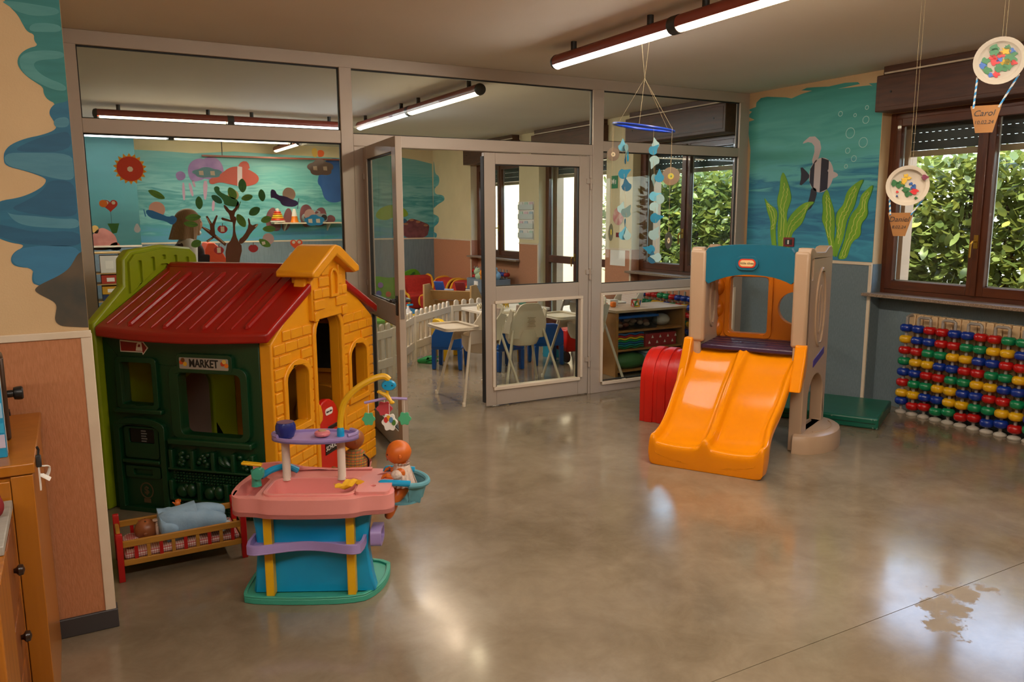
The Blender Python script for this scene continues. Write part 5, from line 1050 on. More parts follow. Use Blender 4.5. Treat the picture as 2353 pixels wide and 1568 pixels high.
# bookcase with picture books near the armchairs
m_ply = mat('plywood', 'b8935c', .5, vary=(5, 'a8824c', .7)); BR = thing('book_rack', 'slanted plywood book rack beside the red armchairs', 'bookcase', (4.62, 9.9, 0), -50)
for x in (-.35, .35): MB().prism([(-.28,0),(.26,0),(.26,.30),(-.1,.66),(-.28,.66)], 'yz', x - .012, x + .012).build('side_board', m_ply, BR, bevel=.004)
for k in range(3): MB().cb((0, -.05 + .12*k, .50 - .15*k), (.68, .012, .16), (.6, 0, 0)).build('slant_shelf', m_ply, BR)
for k, c in enumerate(('3a5aa8', 'b0b8d0', '8a2c2c', 'd8c8b0')): 
    o = MB().cb((0, 0, 0), (.14, .02, .19), (.5, 0, 0)).build('picture_book', mat('bk_' + c, c, .5), None, bevel=.002); tag(o, ('blue', 'pale blue', 'dark red', 'cream')[k] + ' picture book in the slanted book rack', 'book', 'books in the rack')
    lx = -.24 + .16*k; ca, sa = math.cos(math.radians(-50)), math.sin(math.radians(-50)); o.location = (4.62 + lx*ca, 9.9 + lx*sa, .60 - .1*(k % 2)); o.rotation_euler = (0, 0, math.radians(-50))
bt = thing('toy_bottle', 'red and blue toy pump bottle standing by the picket fence', 'toy', (4.15, 10.5, 0)); MB().prism(rrect(-.06,-.04,.06,.04,.02), 'xy', 0, .12).build('base', p_brt, bt, bevel=.01); MB().lathe([(.045,.12), (.045,.24), (.02,.28), (.015,.32)], 14).build('bottle', m_white, bt); MB().cb((.03,0,.33), (.09,.03,.025)).build('pump', p_cblu, bt, bevel=.006)
# grey bin with soft toys by the far window
LB = thing('low_cupboard', 'low grey storage cupboard under the far window', 'cupboard', (5.35, 10.35, 0)); MB().box(-.25, -.4, .02, .25, .4, .5).build('body', mat('cup_grey', '5a6068', .5), LB, bevel=.01); MB().box(-.26, -.38, .05, -.248, -.01, .47).build('door', mat('cup_grey2', '666c74', .5), LB); MB().box(-.26, .01, .05, -.248, .38, .47).build('door', mat('cup_grey2', '666c74', .5), LB)
GB = thing('grey_crate', 'grey plastic crate full of soft toys on the low cupboard', 'crate', (5.35, 10.32, .5)); MB().prism([rrect(-.2,-.34,.2,.34,.04), rrect(-.185,-.325,.185,.325,.03)], 'xy', 0, .17).build('wall', mat('crate_grey', '6a747e', .5), GB, bevel=.006); MB().box(-.18, -.32, 0, .18, .32, .01).build('floor', mat('crate_grey', '6a747e', .5), GB); MB().box(-.206, -.06, .08, -.199, .06, .14).build('label_holder', m_white, GB)
for i, (y, z, rr, c, l) in enumerate(((.24,.19,.09,'b0c8a0','pale green'), (.1,.18,.08,'d8862c','orange'), (-.06,.2,.1,'dcd0c8','white'), (-.22,.22,.09,'8ab4d0','light blue'), (.05,.3,.08,'6a3a28','brown'), (-.12,.31,.07,'d84a34','red'))):
    s = thing('soft_toy', l + ' soft toy heaped in the grey crate', 'soft toy', (5.35, 10.32 + y, .5 + z), 20*i, 'soft toys in the crate'); mm = mat('st_' + c, c, .95)
    MB().ell((0,0,0), (rr, rr*.9, rr*.85), 14, 10).build('body', mm, s); MB().ell((-.6*rr, .2*rr, .75*rr), (.55*rr,)*3, 12, 8).build('head', mm, s)
    for k in (-1, 1): MB().ell((-.55*rr, .2*rr + k*.4*rr, 1.25*rr), (.18*rr,)*3, 8, 6).build('ear', mm, s)
# wooden toy shelf behind the glass
m_shw = mat('shelf_pine', 'a8743a', .5, vary=(6, '8f5c26', .9), stretch=(1, 1, .4)); m_shl = mat('shelf_top', 'c4a684', .4, vary=(6, 'b8987a', .7))
TS = thing('toy_shelf', 'open wooden toy shelf standing behind the fixed glass pane', 'shelf', (5.06, 6.42, 0))
MB().box(-.44, -.22, 0, -.41, .22, .64).build('side_board', m_shw, TS, bevel=.002); MB().box(.41, -.22, 0, .44, .22, .64).build('side_board', m_shw, TS, bevel=.002); MB().box(-.45, -.23, .64, .45, .23, .665).build('top_board', m_shl, TS, bevel=.002); MB().box(-.41, .2, 0, .41, .215, .64).build('back_board', m_shw, TS)
for z in (.04, .25, .44): MB().box(-.41, -.215, z, .41, .2, z + .018).build('shelf_board', m_shw, TS, bevel=.002)
gb = MB().box(4.67, 6.23, .459, 5.16, 6.55, .575).build('clear_box', glass('clear_plastic', 'd8d8d4', 1.0, .15), None, bevel=.01); gbt = thing('storage_box', 'clear storage box with blue lid on the upper shelf', 'box', (0, 0, 0)); gb.parent = gbt; MB().box(4.66, 6.22, .575, 5.17, 6.56, .60).build('lid', p_bch, gbt, bevel=.006)
for i in range(14): MB().ell((4.74 + .028*i, 6.30 + .05*(i % 3), .495 + .02*(i % 4)), (.035, .03, .022), 10, 6).build('wooden_piece', mat('piece_%d' % (i % 3), ('c8a08a', 'b86a50', 'd0b8a0')[i % 3], .6), gbt)
pbag = MB().ell((5.31, 6.36, .52), (.10, .09, .062), 14, 10); pb = pbag.build('plastic_bag', mat('bag', 'b4aca4', .3, bump=(22, 1.0)), None); tag(pb, 'crumpled pale plastic bag beside the blue lidded box', 'bag')
cl = ('1f5a9a', 'a81c20', 'd8b01c', '1f8a4a', '155a86', '127a7a', '1c6a3a')
for i, c in enumerate(cl): o = MB().grid(lambda u, v: (4.66 + .33*u, 6.23 + .28*v, .006*math.sin(16*u)), 26, 4, (0, 0, .016)).build('foam_tile', mat('ft_' + c, c, .8), None, loc=(0, 0, .275 + .0225*(6-i))); tag(o, ('top blue', 'red', 'yellow', 'green', 'dark blue', 'teal', 'bottom green')[i] + ' foam tile in the stack on the middle shelf', 'foam tile', 'stack of foam tiles')
rb = thing('red_gift_box', 'red box printed with white trees on the middle shelf', 'box', (5.22, 6.36, .268)); MB().box(-.2, -.12, 0, .2, .12, .13).build('box', mat('gift_red', '9c1f24', .5), rb, bevel=.003)
for i in range(4):
    for j in range(2): x = -.15 + .1*i + .04*j; MB().prism([(x-.014,.03+.055*j),(x+.014,.03+.055*j),(x,.06+.055*j)], 'xz', -.1215, -.119).build('printed_tree', m_white, rb)
lb = thing('blue_lidded_tub', 'pale blue plastic tub on the lowest shelf', 'box', (5.22, 6.36, .058)); MB().box(-.2, -.13, 0, .2, .13, .15).build('tub', mat('tub_blue', '7a9ab4', .4), lb, bevel=.01); MB().box(-.215, -.15, .15, .215, .14, .168).build('lid', mat('tub_lid', '9ab4c8', .35), lb, bevel=.006)
gc = MB().ell((4.86, 6.30, .135), (.2, .1, .085), 20, 12).build('green_cushion', mat('cushion_green', '3f6a3a', .6), None); tag(gc, 'dark green padded roll on the lowest shelf', 'cushion')
# things on the shelf top
g = thing('geometric_toy', 'coloured rod lattice ball on the shelf top', 'toy', (4.98, 6.36, .665)); ico = []
for i in range(5): ico.append((.045*math.cos(2*PI*i/5), .045*math.sin(2*PI*i/5), .012)); 
for i in range(5): ico.append((.05*math.cos(2*PI*i/5 + .6), .05*math.sin(2*PI*i/5 + .6), .075))
gm = [mat('rod_' + c, c, .4) for c in ('a82020', '1f7a3a', 'd8a81c', '203a7a', 'c85a1c')]
for i in range(5):
    for a, b_ in ((i, (i+1) % 5), (5+i, 5+(i+1) % 5), (i, 5+i), (i, 5+(i-1) % 5)): MB().cyl(ico[a], ico[b_], .006, n=7).build('rod', gm[(a+b_) % 5], g)
for i, (x, y) in enumerate(((4.69, 6.50), (4.75, 6.44))): tag(MB().box(x, y, .666, x + .05, y + .05, .71 + .012*i).build('orange_block', mat('block_orange', 'e0741a', .5), None, bevel=.012), 'orange toy block on the shelf top, ' + ('farther one' if i == 0 else 'nearer one'), 'block', 'orange blocks')
tag(MB().box(4.80, 6.55, .666, 4.90, 6.60, .73).build('white_carton', m_white, None, bevel=.003), 'small white carton on the back of the shelf top', 'box')
bn = thing('red_cart', 'red push cart with dark wheels behind the glass door', 'toy cart', (4.72, 7.2, 0)); MB().box(-.1, -.12, .12, .1, .12, .36).build('bin', p_brt, bn, bevel=.012)
for x in (-.09, .09): MB().lathe([(.06,-.015), (.065,0), (.06,.015)], 16, (x, -.1, .065), 'x').build('wheel', m_blk, bn)
tag(MB().prism(rrect(4.62,7.42,4.84,7.6,.03), 'xy', 0, .3).build('turquoise_stool', plastic('turquoise', '1f9ac0'), None, bevel=.015), 'turquoise plastic stool behind the third high chair', 'stool')
# far wall shelf with toys
FS = thing('wall_shelf', 'white wall shelf on the far sea mural', 'shelf', (3.49, 13.22, 1.46)); MB().box(-.57, -.12, 0, .57, .125, .022).build('board', m_rail, FS, bevel=.003)
for x in (-.36, .36): MB().prism([(-.08,0),(.125,0),(.125,-.12)], 'yz', x - .01, x + .01).build('bracket', m_rail, FS)
rs = thing('ring_stacker', 'rainbow ring stacker on the far wall shelf', 'toy', (3.0, 13.2, 1.483)); 
for i, c in enumerate(('e8e0d0', 'c83018', 'e0a020', 'd8c020', 'd86a1c', 'c8301c')): MB().lathe([(.11 - .012*i, .03*i), (.12 - .012*i, .03*i + .015), (.11 - .012*i, .03*i + .029)], 18).build('ring', mat('rg_' + c, c, .4), rs)
MB().lathe([(.03,.18), (.035,.21), (.01,.23)], 12).build('knob', m_white, rs)
bo2 = thing('toy_tower', 'small orange and white toy tower on the far wall shelf', 'toy', (3.27, 13.2, 1.483)); MB().lathe([(.07,0), (.05,.06), (.05,.1)], 12).build('base', p_or2, bo2); MB().lathe([(.045,.1), (.035,.16), (.02,.22)], 12).build('top', m_white, bo2)
ra = thing('radio', 'silver and black portable radio on the far wall shelf', 'radio', (3.6, 13.2, 1.483)); MB().prism(rrect(-.2,.0,.2,.14,.06), 'xz', -.08, .06).build('case', mat('radio_silver', '8a8a8a', .35, .3), ra, bevel=.02); MB().prism([circ(0,.16,.1,18,.04), circ(0,.16,.07,18,.025)], 'xz', -.02, .0).build('handle', mat('radio_silver', '8a8a8a', .35, .3), ra); MB().prism(rrect(-.1,.03,.1,.07,.01), 'xz', -.084, -.07).build('display', m_blk, ra)
for x in (-.14, .14): MB().prism(circ(x, .075, .05, 16), 'xz', -.084, -.07).build('speaker', m_blk, ra)
# left nook shelves behind the big pane
NS = thing('nook_shelf', 'tall shelf with boxes in the corner behind the painted waves wall', 'shelf', (.30, 11.6, 0)); 
for x in (-.28, .26): MB().box(x, -.2, 0, x + .02, .18, 1.13).build('side_board', m_ply, NS)
for z in (.5, .72, .86, 1.12): MB().box(-.28, -.2, z, .28, .18, z + .015).build('shelf_board', m_ply, NS)
for c, z, h_, l in (('d8d4cc', .876, .22, 'white'), ('a8301c', .736, .11, 'red'), ('1c2f5a', .516, .08, 'navy'), ('c8921c', .30, .18, 'yellow')):
    if z < .4: z = .60; h_ = .1
    t = thing('storage_carton', l + ' carton on the corner nook shelf', 'box', (.42, 11.55, z), 0, 'cartons on the nook shelf'); MB().box(-.09, -.15, 0, .13, .12, h_).build('box', mat('ct_' + c, c, .6), t, bevel=.003); MB().box(-.03, -.1515, .25*h_, .06, -.149, .7*h_).build('label', m_white, t)
oc = thing('orange_slide', 'orange curved chute of a toy slide beyond the glass', 'slide', (1.44, 9.5, 0)); MB().prism(chaikin([(-.14,0),(.5,0),(.5,.05),(.22,.5),(.12,1.05),(.0,1.30),(-.13,1.30),(-.13,1.0)], 1), 'xz', -.2, .2).build('chute', plastic('chute_orange', 'd8481a', 'cc4016'), oc, bevel=.02, seg=3); MB().box(-.4, -.2, 0, -.16, .2, .9).build('ladder_block', p_cblu, oc, bevel=.02)
cr_ = MB().box(1.9, 13.2, 2.50, 4.6, 13.24, 2.525).build('mural_rod', mat('rod_brown', '7a3a28', .5), None); tag(cr_, 'long thin reddish rod mounted above the far mural', 'rod')
for x in (2.2, 4.3): MB().box(x - .006, 13.21, 2.52, x + .006, 13.23, HC).build('rod_hanger', m_lblk, cr_)
# notices on the wall pieces between the windows
def on_wall(name, label, cat, y, z, w, h_, m, par=True): o = MB().box(XW - .006, y - w/2, z - h_/2, XW - .001, y + w/2, z + h_/2).build(name, m, None, smooth=0); return tag(o, label, cat)
ex = on_wall('exit_sign', 'green emergency exit sign on the pillar behind the glass', 'sign', 7.88, 1.98, .13, .15, mat('sign_green', '0f7a4a', .5))
for a in ([(7.845,1.955),(7.86,1.955),(7.86,2.005),(7.845,2.005)], [(7.885,1.95),(7.91,1.985),(7.90,2.01),(7.885,2.02),(7.875,1.985)], [(7.915,1.96),(7.935,1.96),(7.935,2.01),(7.915,2.01)]): MB().prism(a, 'yz', XW - .0075, XW - .005).build('pictogram', m_white, ex)
on_wall('wall_notice', 'white printed notice on the orange pillar wainscot', 'notice', 7.79, 1.08, .30, .2, m_white); on_wall('alarm_switch', 'dark red switch on the pillar behind the glass', 'switch', 7.79, 1.35, .08, .055, mat('switch_red', '7a1418', .4))
pp = thing('paper_plate_craft', 'pink painted paper plate hanging on the pillar', 'paper plate', (XW - .012, 7.79, 1.57)); MB().lathe([(.003,-.004), (.10,-.006), (.125,.002), (.13,.004)], 26, ax='x', sc=(.8, .8)).build('plate', mat('plate_pink', 'c87a7a', .6, vary=(14, 'd8b8a8', .9)), pp)
OG = thing('pocket_organizer', 'clear wall pocket organizer with cards on the pale pillar', 'organizer', (XW - .004, 10.0, 1.24)); MB().box(-.003, -.22, 0, .003, .22, .54).build('backing', m_white, OG)
for k in range(4):
    MB().box(-.02, -.215, .02 + .135*k, -.012, .215, .095 + .135*k).build('pocket', mat('pocket_white', 'c8d0cc', .3), OG)
    for j in range(3): MB().prism(chaikin(rrect(-.2 + .14*j, .05 + .135*k, -.1 + .14*j, .13 + .135*k, .01, 1), 1), 'yz', -.012, -.006).build('card', mat('card_%d' % ((k+j) % 4), ('b8d0c0', 'e0dcd8', 'a8bcc8', 'd8b8c0')[(k+j) % 4], .7), OG)

# ================================================================ paper shapes stuck on the big pane
GY = D - .006
def paper(name, label, cat, pts, m, it=1, group=None, lay=0, extra=()):
    t = thing(name, label, cat, (0, 0, 0), 0, group)
    MB().prism(chaikin(pts, it) if it else pts, 'xz', GY - .0016 - .0016*lay, GY - .0016*lay).build('paper', m, t, smooth=0)
    for k, (nm, q, mm, i2) in enumerate(extra): MB().prism(chaikin(q, i2) if i2 else q, 'xz', GY - .0026 - .0006*k - .0016*lay, GY - .0014 - .0016*lay).build(nm, mm, t, smooth=0)
    return t
m_lf = [mat('paper_leaf_a', '2f6a24', .7, vary=(30, '275a1e', .8)), mat('paper_leaf_b', '4f7d1c', .7, vary=(30, '446e18', .8)), mat('paper_leaf_c', '1c5a34', .7)]
m_tape = mat('tape', 'cfc6a8', .5); m_bark2 = mat('paper_bark', '5e3418', .75, vary=(12, '54300f', .8)); m_wr = mat('wood_strip', 'b89a74', .7)
# tree
TR = thing('paper_tree', 'brown paper tree with branches stuck on the big glass pane', 'paper tree', (0, 0, 0))
def tp(nm, pts, m, it=1, lay=0): MB().prism(chaikin(pts, it) if it else pts, 'xz', GY - .0016 - .0016*lay, GY - .0016*lay).build(nm, m, TR, smooth=0)
tp('trunk', [(0.94,1.228),(0.942,1.391),(0.992,1.439),(1.004,1.528),(0.993,1.593),(1.032,1.593),(1.011,1.512),(1.026,1.43),(1.059,1.381),(1.03,1.283),(1.027,1.225)], m_bark2)
tp('branch', [(0.987,1.561),(0.982,1.609),(0.956,1.637),(0.946,1.669),(0.958,1.673),(0.994,1.625),(1.028,1.658),(1.042,1.702),(1.052,1.682),(1.043,1.65),(1.013,1.609),(1.018,1.553)], m_bark2, 1, 1)
tp('branch', [(0.926,1.581),(0.934,1.587),(0.999,1.565),(0.998,1.553),(0.933,1.568)], m_bark2, 0, 1)
tp('branch', [(1.03,1.43),(1.072,1.462),(1.107,1.527),(1.102,1.58),(1.114,1.58),(1.122,1.527),(1.164,1.543),(1.174,1.533),(1.121,1.482),(1.086,1.429),(1.044,1.397)], m_bark2, 1, 1)
tp('branch', [(0.827,1.594),(0.839,1.598),(0.866,1.546),(0.896,1.602),(0.906,1.598),(0.88,1.53),(0.881,1.473),(0.951,1.408),(0.942,1.391),(0.861,1.458),(0.796,1.519),(0.804,1.526),(0.852,1.502),(0.85,1.538)], m_bark2, 0, 1)
tp('branch', [(0.821,1.43),(0.869,1.462),(0.876,1.451),(0.828,1.418)], m_bark2, 0, 1)
for q in ([(0.833,1.582),(0.839,1.584),(0.857,1.547),(0.852,1.544)], [(0.805,1.52),(0.81,1.523),(0.849,1.496),(0.844,1.492)], [(0.884,1.461),(0.89,1.464),(0.939,1.414),(0.933,1.41)], [(0.827,1.428),(0.854,1.446),(0.856,1.44),(0.829,1.423)], [(1.147,1.523),(1.166,1.542),(1.17,1.533),(1.152,1.515)]): tp('wood_strip', q, m_wr, 0, 2)
leaves = [(660,615,60,24,-28,1,'left of the tree, beside the jellyfish'), (1020,685,26,48,0,0,'upright, left of the tree top'), (1170,655,45,24,-38,2,'just left of the tree crown'), (1385,540,30,52,0,0,'under the painted orange fish'), (1425,640,44,24,15,1,'right of the tree crown'), (1550,622,26,46,5,0,'upright, farther right of the crown'), (1488,757,48,30,32,0,'large, right of the tree'), (1375,835,30,55,28,1,'between the tree branches'), (1587,826,42,26,18,1,'at the near end of the far wall shelf'), (1612,905,50,25,0,1,'below the far wall shelf'), (970,808,55,25,5,1,'upper one in front of the woman'), (950,865,50,22,-8,1,'lower one in front of the woman'), (995,1030,38,28,25,1,'in front of the woman, shoulder height'), (1300,605,30,48,25,1,'on the tree crown')]
leaves = [(i,) + q[2:] for i, q in enumerate(leaves)]
LXY = [(0.531,1.738),(0.791,1.685),(0.906,1.709),(1.079,1.803),(1.106,1.722),(1.207,1.738),(1.151,1.628),(1.058,1.564),(1.228,1.571),(1.245,1.505),(0.747,1.588),(0.73,1.543),(0.755,1.412),(1.009,1.75)]
for (x, z), (i, a, b_, rot, mi, wh) in zip(LXY, leaves):
    s = .272*6.1/1815; A, B = a*s, b_*s
    if B > A: A, B, rot = B, A, rot + 90
    q = math.radians(rot); pts = []
    for k in range(16):
        t = 2*PI*k/16; u, v = A*math.cos(t), B*math.sin(t)*abs(math.sin(t))**.3; pts.append((x + u*math.cos(q) - v*math.sin(q), z + u*math.sin(q) + v*math.cos(q)))
    vein = [(x - A*.9*math.cos(q), z - A*.9*math.sin(q)), (x + A*.9*math.cos(q), z + A*.9*math.sin(q) + .002), (x + A*.9*math.cos(q), z + A*.9*math.sin(q) - .002)]
    paper('paper_leaf', 'green paper leaf on the glass ' + wh, 'paper leaf', pts, m_lf[mi], 0, 'paper leaves on the glass', 1, [('vein', vein, m_lf[2], 0)])
paper('paper_leaf', 'green paper leaf with white disc and tape right of the tree trunk', 'paper leaf', [(1.165,1.438),(1.207,1.435),(1.239,1.414),(1.254,1.38),(1.213,1.375),(1.181,1.394)], m_lf[1], 1, 'paper leaves on the glass', 1, [('tape', [(1.188,1.415),(1.211,1.419),(1.214,1.398),(1.193,1.393)], m_tape, 0)])
# sun
cx, cz = [(0.385,1.9)][0]; rs_ = .078
paper('paper_sun', 'red paper sun with yellow rays on the big glass pane', 'paper sun', [(cx + (rs_*1.28 if k % 2 else rs_*1.0)*math.cos(2*PI*k/36), cz + (rs_*1.28 if k % 2 else rs_*1.0)*math.sin(2*PI*k/36)) for k in range(36)], mat('paper_yellow', 'd8961c', .7), 0, None, 0, [('disc', circ(cx, cz, rs_, 28), mat('paper_red', 'b83410', .7), 0), ('tape', circ(cx, cz - .002, .018, 7), m_tape, 0)])
def disc(label, px, r, c): x, z = px; return paper('paper_disc', label, 'paper disc', circ(x, z, r, 22), mat('disc_' + c, c, .7), 0, 'paper discs on the glass')
disc('cream paper disc beside the purple paper aeroplane', [(1.396,1.748)][0], .046, 'c8b49a'); disc('pinkish paper disc by the leaf right of the trunk', [(1.236,1.435)][0], .04, 'b8a09a'); disc('pale paper disc behind the blue cloud by the wall shelf', [(1.538,1.603)][0], .04, 'c8a898'); disc('pink paper disc left of the woman', [(0.527,1.642)][0], .05, 'd0a490'); disc('faint paper disc behind the orange paper heart', [(1.405,1.305)][0], .035, 'a8a4a0'); disc('cream paper disc on the tree crown', [(1.016,1.738)][0], .036, 'cfc08a')
# clouds
def cloudp(label, px, w, h_, c, tapes=True):
    x, z = px; pts = []
    for k in range(40): t = 2*PI*k/40; rr = .92 + .24*abs(math.sin(2.5*t + .6)); pts.append((x + w*rr*math.cos(t), z + h_*rr*math.sin(t) * (1 if math.sin(t) > 0 else .8)))
    paper('paper_cloud', label, 'paper cloud', pts, mat('cloud_' + c, c, .7), 0, 'paper clouds on the glass', 1, [('tape', [(x+a-.014, z-.012), (x+a+.014, z-.014), (x+a+.012, z+.016), (x+a-.016, z+.014)], m_tape, 0) for a in (-w*.45, w*.4)])
cloudp('grey paper cloud under the yellow and orange hearts', [(1.63,1.932)][0], .085, .058, '7d7264'); cloudp('pale blue paper cloud over the painted jellyfish', [(0.856,1.882)][0], .085, .035, '6fa6ac'); cloudp('blue paper cloud in front of the wall shelf', [(1.57,1.558)][0], .066, .040, '1f86b4')
for lab, q, c in (('yellow paper petal above the grey cloud', [(1.581,2.01),(1.569,2.051),(1.58,2.074),(1.601,2.075),(1.615,2.056),(1.607,2.011)], 'd0b04a'), ('orange paper petal above the grey cloud', [(1.616,2.011),(1.613,2.052),(1.626,2.063),(1.652,2.06),(1.664,2.044),(1.653,2.016)], 'd8621a')): paper('paper_petal', lab, 'paper petal', q, mat('petal_' + c, c, .7), 1)
# aeroplanes
def plane(label, q, c, prop): 
    t = paper('paper_aeroplane', label, 'paper aeroplane', q, mat('plane_' + c, c, .7), 1, 'paper aeroplanes on the glass', 1, [('propeller', prop, mat('plane_' + c, c, .7), 0)]); return t
plane('purple paper aeroplane above the far wall shelf', [(1.268,1.781),(1.3,1.777),(1.313,1.74),(1.371,1.733),(1.411,1.712),(1.453,1.7),(1.458,1.675),(1.426,1.658),(1.367,1.662),(1.339,1.674),(1.328,1.703),(1.28,1.724),(1.267,1.715)], '3a2a5a', [(1.449,1.646),(1.461,1.721),(1.465,1.717),(1.452,1.641)])
plane('green paper aeroplane on the tree crown', [(0.888,1.784),(0.908,1.799),(0.93,1.789),(0.925,1.761),(0.977,1.734),(1.031,1.714),(1.053,1.686),(1.035,1.658),(0.989,1.662),(0.951,1.673),(0.949,1.705),(0.901,1.749)], '2a6a34', [(1.038,1.637),(1.057,1.696),(1.063,1.693),(1.042,1.635)])
plane('blue paper aeroplane left of the woman', [(0.452,1.63),(0.481,1.642),(0.551,1.611),(0.593,1.591),(0.623,1.603),(0.647,1.583),(0.638,1.556),(0.611,1.536),(0.576,1.564),(0.533,1.572),(0.477,1.588)], '1f6aa0', [(0.444,1.642),(0.45,1.643),(0.458,1.596),(0.452,1.594)])
# hearts hanging flower pots
def balloon(label, hx, pot, c, pc):
    x, z = hx; s = .045; pts = []
    for k in range(28): t = 2*PI*k/28; pts.append((x + s*.062*16*math.sin(t)**3, z + s*.062*(13*math.cos(t) - 5*math.cos(2*t) - 2*math.cos(3*t) - math.cos(4*t))))
    paper('paper_heart', label, 'paper heart', pts, mat('heart_' + c, c, .7), 0, 'paper hearts on the glass', 0, [('flower_pot', pot, mat('pot_' + pc, pc, .7), 0), ('string', [(x-.001, z-.04), (x+.001, z-.04), (x+.001, pot[0][1]), (x-.001, pot[0][1])], m_ink, 0)] + [('tape', circ(x + a, z + .015, .012, 6), m_tape, 0) for a in (-.02, .02)])
balloon('orange paper heart with green pot near the playhouse tower', [(1.432,1.393)][0], [(1.39,1.307),(1.467,1.305),(1.449,1.254),(1.402,1.254)], 'd8501c', '2f6a24'); balloon('red paper heart with green pot at the waved wall end of the pane', [(0.252,1.668)][0], [(0.227,1.551),(0.296,1.552),(0.278,1.49),(0.253,1.487)], 'b8341c', '2f6a2c')
def apple(label, px, half):
    x, z = px; s = .031; paper('paper_apple', label, 'paper apple', [(x + s*(1 + .08*math.cos(2*t))*math.cos(t), z + s*.92*math.sin(t) - (.006 if abs(math.cos(t)) < .3 and math.sin(t) > 0 else 0)) for t in [2*PI*k/22 for k in range(22)]], mat('apple_red', '9c1414', .6), 0, 'paper apples on the glass', 1, [('stalk', [(x-.002, z+.02), (x+.003, z+.02), (x+.005, z+.042), (x+.001, z+.042)], m_bark2, 0)] + ([('wood_strip', [(x-.012, z-.018), (x+.012, z-.018), (x+.012, z+.018), (x-.012, z+.018)], m_tape, 0)] if half else []))
apple('red paper apple with cream core left of the tree stem', [(0.931,1.507)][0], True); apple('red paper apple with cream core beside the orange chute', [(0.899,1.364)][0], True); apple('plain red paper apple right of the tree trunk', [(1.129,1.371)][0], False)
paper('paper_drop', 'white paper drop low in the big pane', 'paper drop', [(0.401,1.558),(0.416,1.527),(0.421,1.507),(0.403,1.488),(0.382,1.496),(0.379,1.519)], mat('paper_white', 'b8c0c4', .7), 1)
paper('paper_flower', 'orange paper flower beside the red heart on the big pane', 'paper flower', circ(*[(0.213,1.678)][0], .024, 12), mat('paper_orange', 'd8741c', .7), 0, None, 3)

# ================================================================ raindrop mobile hung from the near lamp
MO = thing('raindrop_mobile', 'blue hoop mobile with paper raindrops and discs hung from the lamp', 'mobile', (3.03, 3.83, 2.105))
m_hoop = mat('hoop_blue', '1238a0', .3); m_str = mat('string_tan', 'b8a47c', .8)
tl = math.radians(-8); HR = .178
vx = Vector((math.cos(math.radians(-29)), math.sin(math.radians(-29)), 0)); vy = Vector((-vx.y, vx.x, 0))
def hp(a, r=HR): q = vx*math.cos(a)*r + vy*math.sin(a)*r; return Vector((q.x, q.y, math.tan(tl)*math.cos(a)*r + .07*math.sin(a)*r))
MB().tube([hp(2*PI*i/40) for i in range(40)], .008, 8, True).build('hoop', m_hoop, MO)
for a in (.4, 2.5, 4.4, 5.9): MB().tube([hp(a), Vector((.0, 0, .28))], .0007, 5).build('suspension_string', m_str, MO)
for s in (-.035, .035): MB().tube([(0, 0, .28), (0, s, LZ - LR - 2.105 + .004)], .0008, 5).build('suspension_string', m_str, MO)
dc = {'a': mat('drop_pale', '8fb0b4', .6), 'b': mat('drop_blue', '0f7aa0', .6), 'c': mat('drop_grey', '6a8a8c', .6), 'd': mat('drop_deep', '0a5678', .6), 'e': mat('drop_light', '5aa8c4', .6)}
def drop_outline(r):
    pts = []
    for k in range(18): t = -PI/2 + 2*PI*k/18; pts.append((r*math.cos(t), r*math.sin(t)))
    return [(x*(1 - .0), y) if y < r*.45 else (x*.7*(1 - (y - r*.45)/(r*.55)*.6), y + (y - r*.45)*1.3) for x, y in pts]
D0 = [(2.863,3.809,1.987),(2.881,3.798,1.98),(2.884,3.786,1.925),(2.87,3.791,1.908),(2.854,3.786,1.831),(2.864,3.767,1.76),(2.826,3.764,1.631),(2.85,3.747,1.609),(2.84,3.743,1.556),(2.826,3.737,1.48),(2.845,3.726,1.477),(3.017,3.72,1.966),(3.031,3.718,1.999),(3.017,3.708,1.905),(3.007,3.695,1.802),(3.035,3.681,1.81),(2.999,3.681,1.701),(3.025,3.664,1.685),(2.994,3.672,1.639),(2.995,3.66,1.576),(2.981,3.651,1.481),(2.955,3.649,1.395),(2.962,3.636,1.342),(2.986,3.624,1.349)]
spec = [('e', 0, 1, .3), ('c', 180, .9, 1.1), ('b', 5, .9, 1.35), ('d', 10, .8, 1.4), ('b', 60, 1.1, .1), ('d', -10, 1.1, .2), ('a', 20, .95, .5), ('c', 30, 1.1, .1), ('d', 180, .7, 1.4), ('e', 15, 1.1, .4), ('a', -10, 1.0, .6), ('b', 45, 1, .2), ('a', -15, .9, .4), ('a', 200, 1.1, 0), ('c', 180, 1, .9), ('b', 0, 1.05, .2), ('e', 70, 1.05, .2), ('a', -80, 1.1, 0), ('a', 150, 1.05, .2), ('b', 80, 1.1, 0), ('a', 30, 1.2, 0), ('b', -75, 1, .1), ('d', 0, 1.05, .3), ('a', -80, 1, .3)]
base = Vector((3.03, 3.83, 2.105)); fa = math.radians(-38)
for p, (c, rot, s, tw) in zip(D0, spec):
    o = MB().prism(drop_outline(.027*s), 'xz', -.0008, .0008).build('paper_raindrop', dc[c], MO, smooth=0); o.location = Vector(p) - base; o.rotation_euler = (0, math.radians(rot), fa + tw)
for x, z1 in ((0, 11), (11, 24)):
    q = [Vector(D0[k]) - base for k in range(x, z1)]; top = q[0].copy(); top.z = -.005
    MB().tube([top] + [q[0], q[-1]], .0009, 4).build('thread', m_str, MO)
CDp = [(2.811,3.83,1.943),(3.094,3.649,1.816),(3.052,3.605,1.446),(2.763,3.775,1.495)]
